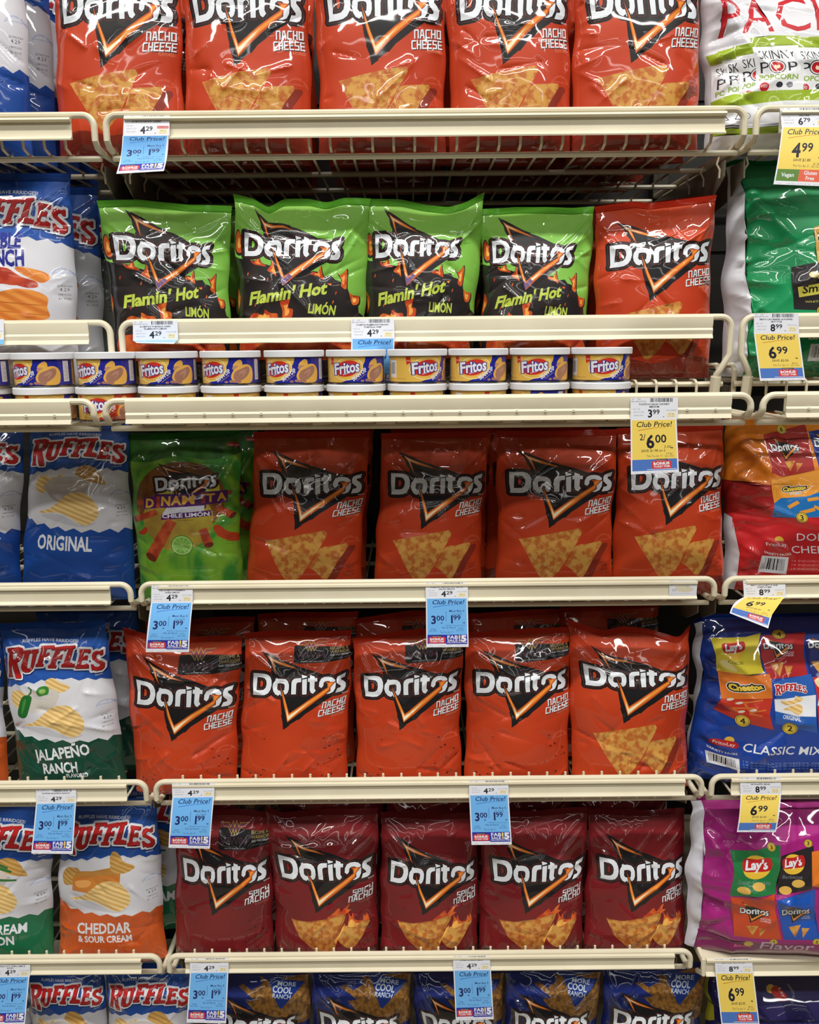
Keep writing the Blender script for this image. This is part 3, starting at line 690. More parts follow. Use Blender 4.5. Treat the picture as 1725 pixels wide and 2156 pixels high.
def pack_popcorn():
    ox, oy = 1470, -70; d = Design(480.0, 430.0, film((222, 222, 226), (212, 212, 218), 7.0)); q = lambda s_: T(s_, dx=-ox, dy=-oy)
    red = film((190, 30, 40)); lime = film((150, 176, 40)); ink = film((40, 40, 52)); pop = film((140, 170, 60)); wh = film((228, 230, 232))
    d.add(red, q(text('PACK', 1506, 82, 96, 262)))
    def one(x0, x1, yt):
        w_ = x1 - x0; yb = yt + 135
        d.add(lime, q(sh(x0 - 3, yt + 3, x0 + w_ * .5, yt, x1 + 3, yt + 2, x1, yt + 30, x0, yt + 30))); d.add(wh, q(sh(x0, yt + 28, x1, yt + 27, x1 + 5, yb + 30, x0 - 5, yb + 30)))
        d.add(ink, q(text('PURE POPPED PERFECTION', x0 + w_ * .12, yt + 27, 3.5, w_ * .76, res=1)))
        d.add(ink, q(text('SKINNY', x0 + w_ * .1, yt + 59, 22, w_ * .8))); d.add(ink, q(text('P', x0 + w_ * .08, yt + 92, 27, w_ * .2))); d.add(ink, q(text('P', x0 + w_ * .7, yt + 92, 27, w_ * .2)))
        d.add(ink, q(ell(x0 + w_ * .46, yt + 78, 18, 17))); d.add(wh, q(ell(x0 + w_ * .46, yt + 78, 16, 15))); d.add(red, q(ell(x0 + w_ * .46, yt + 78, 13.5, 12.5))); d.add(film((244, 226, 190)), q(blob(x0 + w_ * .4, yt + 78, x0 + w_ * .43, yt + 73, x0 + w_ * .47, yt + 75, x0 + w_ * .52, yt + 74, x0 + w_ * .53, yt + 80, x0 + w_ * .47, yt + 83, x0 + w_ * .42, yt + 82)))
        d.add(pop, q(text('POPCORN', x0 + w_ * .05, yt + 109, 12.5, w_ * .86, bold=.03))); d.add(red, q(ell(x0 + w_ * .17, yt + 126, 11, 11))); d.add(wh, q(text('100', x0 + w_ * .17, yt + 128, 8, align='c')))
        d.add(ink, q(ell(x0 + w_ * .52, yt + 122, 7, 7))); d.add(GREYT, q(ell(x0 + w_ * .74, yt + 122, 7, 7)))
    for x0, x1, yt in ((1483, 1570, 118), (1508, 1594, 113), (1538, 1624, 108)): one(x0, x1, yt)
    for x0, x1, yt in ((1740, 1830, 104), (1702, 1790, 100), (1660, 1748, 97)): one(x0, x1, yt)
    one(1574, 1670, 92)
    d.add(lime, q(sh(1478, 236, 1520, 228, 1960, 224, 1960, 252, 1640, 252, 1560, 256, 1478, 262)))
    for x in (1503, 1531): d.add(ink, q(stroke(P(x - 7, 290, x + 7, 290, x, 277), 2, True)))
    d.add(ink, q(ell(1551, 284, 8, 8))); d.add(wh, q(ell(1551, 284, 6.6, 6.6))); d.add(ink, q(text('v', 1551, 288, 9, align='c', bold=.03)))
    for k in range(5): d.add(ink, q(rect(1574, 268 + k * 5, 1582, 270 + k * 5)))
    d.add(film((120, 40, 40)), q(rect(1478, 303, 1960, 305))); d.add(lime, q(rect(1478, 308, 1960, 322))); d.add(ink, q(text('NET WT POPPED POPCORN', 1640, 318, 6, 110, res=1)))
    return d
def pack_baked():
    ox, oy = 1500, 300; d = Design(450.0, 520.0, film((28, 152, 92), (22, 134, 78), 6.0)); q = lambda s_: T(s_, dx=-ox, dy=-oy)
    d.add(WHITE, q(sh(1480, 280, 1556, 280, 1562, 380, 1568, 520, 1576, 600, 1574, 720, 1580, 830, 1480, 830)))
    d.add(film((214, 168, 76)), q(sh(1692, 452, 1760, 430, 1860, 436, 1850, 640, 1706, 640))); d.add(BLACK, q(text('BAKED', 1698, 486, 16, 78, bold=.02))); d.add(BLACK, q(rect(1698, 464, 1724, 466))); d.add(BLACK, q(text('65% LESS FAT', 1706, 500, 5, 50, res=1)))
    d.add(film((40, 36, 38)), q(sh(1650, 538, 1690, 530, 1860, 522, 1854, 650, 1652, 634))); d.add(film((206, 196, 80)), q(sh(1660, 582, 1850, 548, 1850, 572, 1662, 604)))
    d.add(BLACK, q(text('Smartfood', 1668, 596, 17, 110, rot=-8, shear=.2, bold=.02))); d.add(film((206, 196, 80)), q(text('WHITE CHEDDAR', 1673, 617, 6, 80)))
    for x, y, r in ((1690, 556, 9), (1702, 560, 7), (1712, 604, 9)): d.add(film((222, 206, 150)), q(ell(x, y, r, r * .8, 0, 12)))
    d.add(film((230, 190, 60)), q(ell(1706, 548, 6, 16))); d.layers
    disc2(d, q, 1710, 638, 15, '4')
    d.add(WHITE, q(text('BAKED & POPPED', 1684, 716, 13, 190, bold=.02))); bc(d, q, 1688, 728, 1722, 776)
    return d
def disc2(d, q, x, y, r, n):
    t = Design(1, 1, BLACK); disc(t, x, y, r, n)
    for m, s_ in t.layers: d.add(m, q(s_))
def bc(d, q, *a):
    t = Design(1, 1, BLACK); barcode(t, *a)
    for m, s_ in t.layers: d.add(m, q(s_))
def sub(d, q, fn, *a):
    t = Design(1, 1, BLACK); fn(t, *a)
    for m, s_ in t.layers: d.add(m, q(s_))
def cheese(t, x, y, w_, under):
    "puffed-corn wordmark"
    g = text('Cheetos', x, y, w_ * .2, w_, bold=.06, rot=-6)
    t.add(WHITE, grow(g, w_ * .06, w_ * .03)); t.add(BLACK, grow(g, w_ * .04, w_ * .025)); t.add(film((228, 196, 70)), g)
    t.add(film((190, 120, 40)) if under == 'Crunchy' else film((150, 200, 230)), text(under, x + w_ * .3, y + w_ * .16, w_ * .09, w_ * .5, rot=-6, bold=.02))
def minichips(t, x, y, k):
    t.add(CHIP, [[[(x, y), (x + 26 * k, y - 2 * k), (x + 12 * k, y + 25 * k)]]]); t.add(CHIP, [[[(x + 27 * k, y + 4 * k), (x + 42 * k, y + 5 * k), (x + 27 * k, y + 27 * k)]]])
def pack_mix():
    ox, oy = 1505, 870; d = Design(450.0, 400.0, film((196, 36, 40), (176, 24, 32), 6.0)); q = lambda s_: T(s_, dx=-ox, dy=-oy)
    d.add(film((222, 132, 36), (206, 112, 26), 6.0), q(sh(1480, 850, 1970, 850, 1970, 1016, 1480, 1016))); d.add(film((150, 30, 28)), q(sh(1505, 1016, 1630, 1018, 1626, 1062, 1505, 1095)))
    d.add(film((214, 214, 220)), q(sh(1490, 1090, 1527, 1100, 1545, 1180, 1562, 1290, 1490, 1290)))
    d.add(film((160, 36, 34)), q(sh(1616, 910, 1660, 900, 1706, 889, 1704, 985, 1640, 998, 1620, 990))); sub(d, q, mini_mark, 1626, 930, 56, '')
    d.add(WHITE, q(text('NACHO', 1668, 950, 5, 18, res=1))); sub(d, q, minichips, 1646, 966, .85)
    d.add(film((30, 50, 140)), q(sh(1708, 905, 1800, 890, 1800, 1000, 1714, 990))); sub(d, q, mini_mark, 1714, 922, 56, '')
    d.add(film((226, 150, 50)), q(sh(1622, 1004, 1724, 983, 1722, 1030, 1690, 1042, 1640, 1046, 1626, 1060))); d.add(film((30, 110, 180)), q(sh(1626, 1056, 1640, 1044, 1690, 1040, 1722, 1028, 1728, 1084, 1620, 1088)))
    for a in ((1650, 1064, 1672, 1052), (1690, 1048, 1712, 1044), (1670, 1076, 1700, 1068), (1700, 1062, 1718, 1072)): d.add(film((226, 150, 50)), q(taper(*a, 7, 7)))
    sub(d, q, cheese, 1645, 1030, 46, 'Puffs'); d.add(film((230, 190, 60)), q(sh(1716, 1020, 1800, 990, 1800, 1088, 1724, 1080)))
    disc2(d, q, 1655, 899, 10, '6'); disc2(d, q, 1672, 1086, 12, '3'); sub(d, q, maker, 1626, 1152, 1.0)
    d.add(WHITE, q(text('DORITOS &', 1664, 1138, 17, 130))); d.add(WHITE, q(text('CHEETOS MIX', 1652, 1166, 17, 160))); bc(d, q, 1598, 1176, 1646, 1216)
    for k in range(3): d.add(film((226, 130, 130)), q(text('18 INDIVIDUAL PACKAGES OF DORITOS & CHEETOS', 1652, 1186 + k * 9, 5, 230, res=1)))
    return d
def pack_classic():
    ox, oy = 1448, 1280; d = Design(480.0, 420.0, film((26, 66, 158), (18, 48, 128), 6.0)); q = lambda s_: T(s_, dx=-ox, dy=-oy); Z = lambda s_: q(T(s_, 1 / 5.99, dx=1520, dy=1280))
    d.add(film((206, 206, 212)), q(sh(1440, 1270, 1492, 1275, 1478, 1330, 1472, 1420, 1455, 1500, 1452, 1600, 1440, 1720)))
    d.add(film((222, 206, 60), (208, 188, 40), 9.0), Z(sh(0, 340, 420, 330, 590, 260, 550, 480, 565, 800, 40, 830, 50, 600)))
    d.add(film((236, 220, 150)), Z(blob(90, 680, 160, 650, 260, 770, 200, 790, 120, 740)))
    sub(d, q, lays, 1563, 1362, .85, ['Classic'])
    d.add(film((190, 40, 40), (170, 30, 34), 9.0), Z(sh(590, 310, 1120, 260, 1060, 560, 1060, 830, 600, 870, 570, 600))); sub(d, Z, lambda t: t.put(MARK_S, sx=.26, dx=610 - 195 * .26, dy=445 - 695 * .26)); d.add(WHITE, Z(text('NACHO', 840, 580, 26, 110))); d.add(WHITE, Z(text('CHEESE', 830, 610, 26, 115)))
    sub(d, Z, minichips, 655, 690, 6.2)
    d.add(film((24, 36, 110)), Z(sh(1080, 420, 1500, 360, 1500, 860, 1090, 850))); sub(d, Z, lambda t: t.put(MARK_S, sx=.26, dx=1130 - 195 * .26, dy=445 - 695 * .26)); sub(d, Z, minichips, 1140, 680, 6.2)
    d.add(film((214, 116, 40)), Z(sh(50, 820, 620, 810, 600, 1110, 60, 1170))); d.add(film((190, 50, 34)), Z(sh(60, 1165, 600, 1100, 580, 1300, 620, 1520, 20, 1370))); sub(d, Z, cheese, 130, 1040, 380, 'Crunchy')
    for k, a in enumerate(((200, 1200, 500, 1130), (180, 1270, 420, 1230), (300, 1180, 380, 1300), (150, 1280, 300, 1310), (380, 1290, 540, 1250), (360, 1310, 500, 1330))): d.add(film((206, 104, 44)), Z(taper(*a, 30, 22)))
    for a in ((250, 1190), (400, 1260), (280, 1300), (150, 1160)): d.add(film((216, 206, 190)), Z(ell(a[0], a[1], 40, 16, -20, 10)))
    d.add(film((40, 92, 176)), Z(sh(630, 900, 1105, 815, 1100, 1100, 1110, 1560, 640, 1430))); d.add(WHITE, Z([[P(620, 1110, 1100, 1065, 1095, 1330, 880, 1320, 640, 1260)]])); d.add(RIDGE, Z(blob(720, 1240, 830, 1180, 920, 1180, 945, 1250, 890, 1300, 800, 1250)))
    d.add(RIDGE, Z(blob(690, 1130, 840, 1120, 860, 1070, 950, 1110, 900, 1150, 760, 1180)))
    sub(d, Z, lambda t: t.put(RUFMARK, sx=.295, dx=575, dy=895)); d.add(WHITE, Z(text('ORIGINAL', 725, 1360, 58, 190, bold=.02, rot=6)))
    d.add(film((196, 44, 40)), Z(sh(1110, 860, 1500, 800, 1500, 1490, 1120, 1470))); d.add(film((230, 210, 160)), Z(blob(1120, 900, 1230, 850, 1500, 820, 1500, 1000, 1200, 1010))); d.add(WHITE, Z(text('Fritos', 1120, 1190, 130, 400, bold=.04, shear=.2))); d.add(WHITE, Z(text('The Original', 1168, 1380, 40)))
    for x, y, n in ((800, 290, '4'), (288, 1424, '4'), (802, 1494, '2'), (1280, 1500, '4')): sub(d, Z, disc, x, y, 84, n)
    sub(d, q, maker, 1545, 1580, 1.0); d.add(WHITE, q(text('CLASSIC MIX', 1576, 1586, 19, 142, bold=.01, rot=2)))
    bc(d, q, 1517, 1608, 1572, 1640)
    for k in range(3): d.add(film((120, 150, 200)), q(text("18 BAGS LAY'S DORITOS CHEETOS RUFFLES FRITOS", 1578, 1614 + k * 8, 4.5, 250, res=1)))
    return d
def pack_flavor():
    ox, oy = 1440, 1670; d = Design(480.0, 380.0, film((166, 32, 124), (140, 24, 104), 6.0)); q = lambda s_: T(s_, dx=-ox, dy=-oy); Z = lambda s_: q(T(s_, 1 / 2.315, dx=980, dy=1620))
    d.add(film((214, 214, 224)), q(sh(1420, 1650, 1502, 1660, 1498, 1760, 1500, 1880, 1490, 1960, 1482, 2070, 1420, 2070)))
    d.add(film((34, 116, 62)), Z(sh(1325, 375, 1440, 360, 1550, 338, 1530, 555, 1335, 585, 1345, 480))); d.add(film((40, 34, 36)), Z(sh(1548, 385, 1700, 345, 1690, 540, 1535, 560))); d.add(film((226, 120, 40)), Z(sh(1690, 370, 1900, 340, 1900, 560, 1690, 520)))
    sub(d, q, lays, 1602, 1806, 1.0, ['Sour Cream', '& Onion']); sub(d, q, lays, 1672, 1800, .82, ['Barbecue'])
    for x, y in ((1395, 545), (1460, 525), (1575, 540), (1630, 510)): d.add(film((214, 170, 80)), Z(ell(x, y, 28, 18, 0, 14)))
    d.add(film((204, 76, 36), (186, 60, 30), 9.0), Z(sh(1335, 590, 1440, 580, 1528, 555, 1520, 640, 1545, 800, 1345, 800))); d.add(film((28, 84, 180), (22, 66, 150), 9.0), Z(sh(1530, 580, 1710, 540, 1700, 640, 1710, 800, 1555, 800)))
    sub(d, Z, lambda t: t.put(MARK_S, sx=.095, dx=1370 - 195 * .095, dy=640 - 695 * .095)); sub(d, Z, lambda t: t.put(MARK_S, sx=.1, dx=1548 - 195 * .1, dy=632 - 695 * .1))
    d.add(WHITE, Z(text('NACHO', 1458, 694, 9, 40))); d.add(WHITE, Z(text('CHEESE', 1456, 706, 9, 42))); d.add(WHITE, Z(text('COOL', 1645, 686, 9, 32))); d.add(WHITE, Z(text('RANCH', 1640, 698, 9, 38)))
    sub(d, Z, minichips, 1398, 735, 2.0); sub(d, Z, minichips, 1578, 732, 2.2)
    for x, y in ((1511, 350), (1676, 334), (1512, 817), (1697, 810)): sub(d, Z, disc, x, y, 19, '3')
    d.add(film((120, 24, 84), (150, 40, 110), 9.0), q(sh(1484, 1980, 1960, 1972, 1960, 2080, 1480, 2080)))
    d.add(film((222, 190, 70)), q(ell(1590, 1984, 8, 8))); d.add(film((214, 120, 130)), q(text('FritoLay', 1564, 1996, 8, 34, shear=.2))); d.add(film((214, 190, 214)), q(text('Flavor Mix', 1612, 1996, 24, 170)))
    return d
def pack_dark():
    ox, oy = 1480, 2030; d = Design(470.0, 380.0, film((44, 38, 100), (34, 30, 82), 5.0)); q = lambda s_: T(s_, dx=-ox, dy=-oy)
    d.add(film((196, 190, 50)), q(sh(1474, 2060, 1486, 2060, 1506, 2200, 1474, 2240)))
    for a in (sh(1590, 2108, 1614, 2104, 1620, 2140, 1590, 2142), sh(1616, 2104, 1664, 2100, 1666, 2142, 1634, 2142), sh(1710, 2098, 1800, 2090, 1800, 2150, 1722, 2146)): d.add(film((58, 50, 122)), q(a))
    d.add(film((222, 180, 70)), q(ell(1646, 2070, 9, 9))); d.add(RED, q(blob(1646, 2072, 1660, 2064, 1676, 2088, 1668, 2096, 1654, 2090))); d.add(WHITE, q(text('Lay', 1660, 2070, 6, 20, rot=65)))
    def arc(px, py): a = -.7 + px / 34; return 1655 + math.cos(a) * (30 - py), 2082 + math.sin(a) * (30 - py)
    d.add(film((170, 170, 180)), q(T(text('VARIETY PACKS', 0, 0, 5, 44, res=1), fn=arc)))
    d.add(film((24, 26, 66)), q(rect(1470, 2142, 1970, 2150)))
    return d
# ---------------------------------------------------------------- the setting
BAYW = 0.914
ZR = {1: 1.832, 2: 1.543, 3: 1.432, 4: 1.137, 5: 0.794, 6: 0.462}      # top rail heights
ZD = {1: 1.781, 2: 1.446, 3: 1.395, 4: 1.094, 5: 0.746, 6: 0.416}      # wire deck heights
YF = {1: 0, 2: 0, 3: -0.092, 4: 0, 5: 0, 6: 0}                         # front of each shelf
DEPTH = 0.42; YB = 0.46
m = MB(); m.box(-2.4, 2.4, -3.4, 0.6, -0.02, 0.0)
tag(m.build('floor', plain((150, 140, 122), 0.3, c2=(140, 130, 112), scale=3.0, name='vinyl_floor'), smooth=False), kind='structure')
m = MB(); m.box(-2.4, 2.4, YB, YB + 0.02, 0.0, 2.35)
for k in range(8): m.box(-2.4, 2.4, YB - 0.004, YB, 0.28 + k * 0.28, 0.30 + k * 0.28)
tag(m.build('wall_back', plain((34, 32, 29), 0.6, c2=(28, 26, 24), name='back_panel'), smooth=False), kind='structure')
for k, x in enumerate((-1.386, -0.4655, 0.4655, 1.386)):
    m = MB(); m.box(x - 0.014, x + 0.014, YB - 0.03, YB - 0.004, 0.0, 2.3)
    for j in range(60): m.box(x - 0.004, x + 0.004, YB - 0.0305, YB - 0.03, 0.2 + j * 0.035, 0.215 + j * 0.035)
    tag(m.build('trim_%d' % (k + 1), plain((52, 48, 42), 0.5, name='upright_enamel'), smooth=False), kind='structure')

# ---------------------------------------------------------------- wire shelves
def arcpts(cx, cz, r, a0, a1, y, n=6):
    return [(cx + r * math.cos(math.radians(a0 + (a1 - a0) * k / n)), y, cz + r * math.sin(math.radians(a0 + (a1 - a0) * k / n))) for k in range(n + 1)]
def wire_shelf(bx, row, label):
    zr, zd, yf = ZR[row], ZD[row], YF[row]; x0, x1 = -BAYW / 2, BAYW / 2
    root = empty('wire_shelf', (bx, yf, zd)); dz = -zd; dy = 0.0
    tag(root, label, 'shelf', 'wire shelves of the snack racks')
    R = 0.0048; zt = zr - zd - R; dep = (YB - 0.012) - yf if row != 3 else 0.13
    # rail with rounded ends, running down and back along both sides
    pts = [(x0, dep, 0.0), (x0, 0.03, 0.0), (x0, 0.008, 0.004), (x0, 0.0, 0.012)]
    if row == 2: pts = [(x0 + 0.016, 0.012, -0.02), (x0 + 0.016, 0.004, 0.008), (x0 + 0.012, 0.001, 0.014), (x0 + 0.004, 0, 0.03), (x0, 0.0, 0.038)]
    left = pts + [(x0, 0, zt - 0.018)] + arcpts(x0 + 0.016, zt - 0.016, 0.016, 180, 90, 0)
    right = [(-x, y, z) for x, y, z in reversed(left)]
    m = MB(); m.tube(left + right, R, 10); m.build('top_rail', CREAM, root)
    # price channel with a folded lip at head and foot
    cb = {1: .036, 2: .031, 3: .031, 4: .031, 5: .030, 6: .028}[row]
    t, b = zt - 0.004, zt - cb
    if row in (2, 3): prof = [(-0.004, t + 0.006), (-0.0075, t + 0.004), (-0.008, t - 0.004), (-0.0065, t - 0.012), (-0.0085, t - 0.015), (-0.0075, b + 0.006), (-0.0105, b), (-0.009, b - 0.001), (-0.0045, b + 0.006), (-0.0045, t)]
    elif row > 3: prof = [(-0.004, t + 0.003), (-0.0088, t + 0.002), (-0.0095, t - 0.001), (-0.009, t - 0.0025), (-0.0065, t - 0.003), (-0.0062, t - 0.018), (-0.0070, b + 0.006), (-0.0105, b + 0.002), (-0.010, b), (-0.005, b + 0.002), (-0.005, t - 0.003)]
    else: prof = [(-0.004, t), (-0.012, t - 0.0015), (-0.0135, t - 0.0045), (-0.0125, t - 0.006), (-0.0075, t - 0.007), (-0.0068, t - 0.02), (-0.0085, b + 0.006), (-0.0135, b + 0.002), (-0.013, b), (-0.0055, b + 0.002), (-0.0055, t - 0.006)]
    m = MB(); c0, c1 = x0 + 0.030, x1 - 0.030
    m.extrude_x(prof, c0, c1)
    # mitred ends and small rivets
    for x in [c0 + 0.03 + 0.04 * k for k in range(int((c1 - c0) / 0.04))]:
        if row == 3: m.extrude_x([(-0.0098, t - 0.0165), (-0.0068, t - 0.0165), (-0.0068, t - 0.0135), (-0.0098, t - 0.0135)], x, x + 0.003)
    m.build('price_channel', CREAM, root, sharp=25)
    # fence uprights that turn back under the goods and become the deck
    m = MB(); n = 28
    for k in range(n):
        x = x0 + 0.045 + (x1 - x0 - 0.09) * k / (n - 1)
        zlow = 0.0 if row != 2 else -0.02
        if row == 2: m.tube([(x, 0.006, -0.05), (x, 0.006, -0.006), (x, 0.012, -0.002), (x, dep, -0.002)], 0.0021, 6); continue
        m.tube([(x, 0.004, zt + (.009 if row > 4 else 0)), (x, 0.004, zlow + 0.010), (x, 0.006, zlow + 0.003), (x, 0.022, -0.002), (x, dep, -0.002)], 0.0021, 6)
    m.build('wire_grid', CREAM, root)
    for yy in ([0.022, 0.15, 0.29, dep - 0.01] if row != 3 else [0.02, 0.11]):
        m = MB(); m.tube([(x0, yy, -0.008), (x1, yy, -0.008)], 0.0042, 8); m.build('cross_wire', CREAM, root)
    if row == 2:
        for s in (-1, 1):
            m = MB(); m.tube([(s * (x1 - 0.016), 0.012, -0.03), (s * (x1 - 0.016), 0.006, 0.004)], 0.0078, 10); m.build('rail_sleeve', CREAM, root)
            m = MB(); m.tube([(s * (x1 - 0.004), 0.03, -0.03), (s * (x1 - 0.004), 0.03, 0.012), (s * (x1 - 0.004), 0.04, 0.02), (s * (x1 - 0.004), dep, 0.0)], 0.004, 8); m.build('side_wire', CREAM, root)
    for s in ((-1, 1) if row != 3 else ()):
        m = MB(); xx = s * (x1 - 0.006)
        d0 = dep
        prof = [(0.05, -0.012), (d0, -0.012), (d0, -0.10), (d0 - 0.12, -0.095), (0.10, -0.06), (0.05, -0.035)]
        m.extrude_x(prof, xx - 0.001, xx + 0.001); m.build('side_bracket', BRACKET, root, smooth=False)
        if row == 1:
            for yy in (0.06, 0.13, 0.2):
                h = MB(); h.tube([(xx - s * 0.006, yy, -0.006), (xx - s * 0.009, yy, -0.016), (xx - s * 0.004, yy, -0.024), (xx - s * 0.004, yy, -0.036)], 0.0016, 6); h.build('bracket_hook', CREAM, root)
    return root
_hold = {1: ('cream top wire shelf', 'cheese tortilla chip bags', 'upright white and blue chip bags', 'popcorn pack'), 2: ('cream second wire shelf', 'green and black chip bags', 'white and blue chip bags with orange chips', 'green variety pack'),
         3: ('cream projecting wire tray', 'two layers of yellow and blue dip cans', 'leftmost dip cans', 'no goods, above the orange and red pack'), 4: ('cream fourth wire shelf', 'green rolled chip bag and four red bags', 'two blue original chip bags', 'orange and red variety pack'),
         5: ('cream fifth wire shelf', 'five bright red chip bags', 'green-bottomed jalapeño chip bags', 'blue variety pack'), 6: ('cream lowest wire shelf', 'dark red spicy chip bags', 'orange-bottomed cheddar chip bag', 'purple variety pack')}
BAYX = {'middle': 0.0, 'left': -0.931, 'right': 0.931}
for row in range(1, 7):
    for bi, bay in enumerate(('middle', 'left', 'right')):
        if row == 6 and bay == 'right': continue
        wire_shelf(BAYX[bay], row, '%s, %s rack, holding %s' % (_hold[row][0], bay, _hold[row][1 + bi]))
# the plain solid shelf at the foot of the right-hand rack
root = empty('lipped_shelf', (0.931, 0, 0.446)); tag(root, 'cream solid shelf with a plain price strip, under the purple variety pack', 'shelf')
m = MB(); m.box(-0.455, 0.455, -0.004, YB - 0.012, -0.012, 0.0); m.build('shelf_board', CREAM, root, smooth=False)
m = MB(); m.extrude_x([(-0.004, 0.0), (-0.009, -0.002), (-0.009, -0.006), (-0.006, -0.008), (-0.006, -0.026), (-0.011, -0.031), (-0.010, -0.033), (-0.004, -0.030)], -0.448, 0.448); m.build('price_channel', CREAM, root, sharp=25)
for s in (-1, 1):
    m = MB(); m.extrude_x([(0.02, -0.012), (YB - 0.012, -0.012), (YB - 0.012, -0.08)], s * 0.45 - 0.001, s * 0.45 + 0.001); m.build('side_bracket', BRACKET, root, smooth=False)
    if s < 0:
        m = MB(); m.tube([(s * 0.452, 0.02, 0.0), (s * 0.452, -0.004, -0.004), (s * 0.452, -0.006, -0.03), (s * 0.452, 0.02, -0.045)], 0.0045, 8); m.build('end_hook', CREAM, root)
ZBASE = 0.135
for bay in ('left', 'middle', 'right'):
    root = empty('base_shelf', (BAYX[bay], 0, ZBASE))
    tag(root, {'left': 'cream base deck under the two lowest blue chip bags', 'middle': 'cream base deck under the dark blue ranch chip bags', 'right': 'cream base deck under the dark purple variety pack'}[bay], 'shelf')
    m = MB(); m.box(-0.457, 0.457, -0.06, YB - 0.01, -0.02, 0.0); m.build('deck_board', CREAM, root, smooth=False)
    m = MB(); m.box(-0.457, 0.457, -0.04, -0.03, -ZBASE, -0.02); m.build('kick_plate', BRACKET, root, smooth=False)

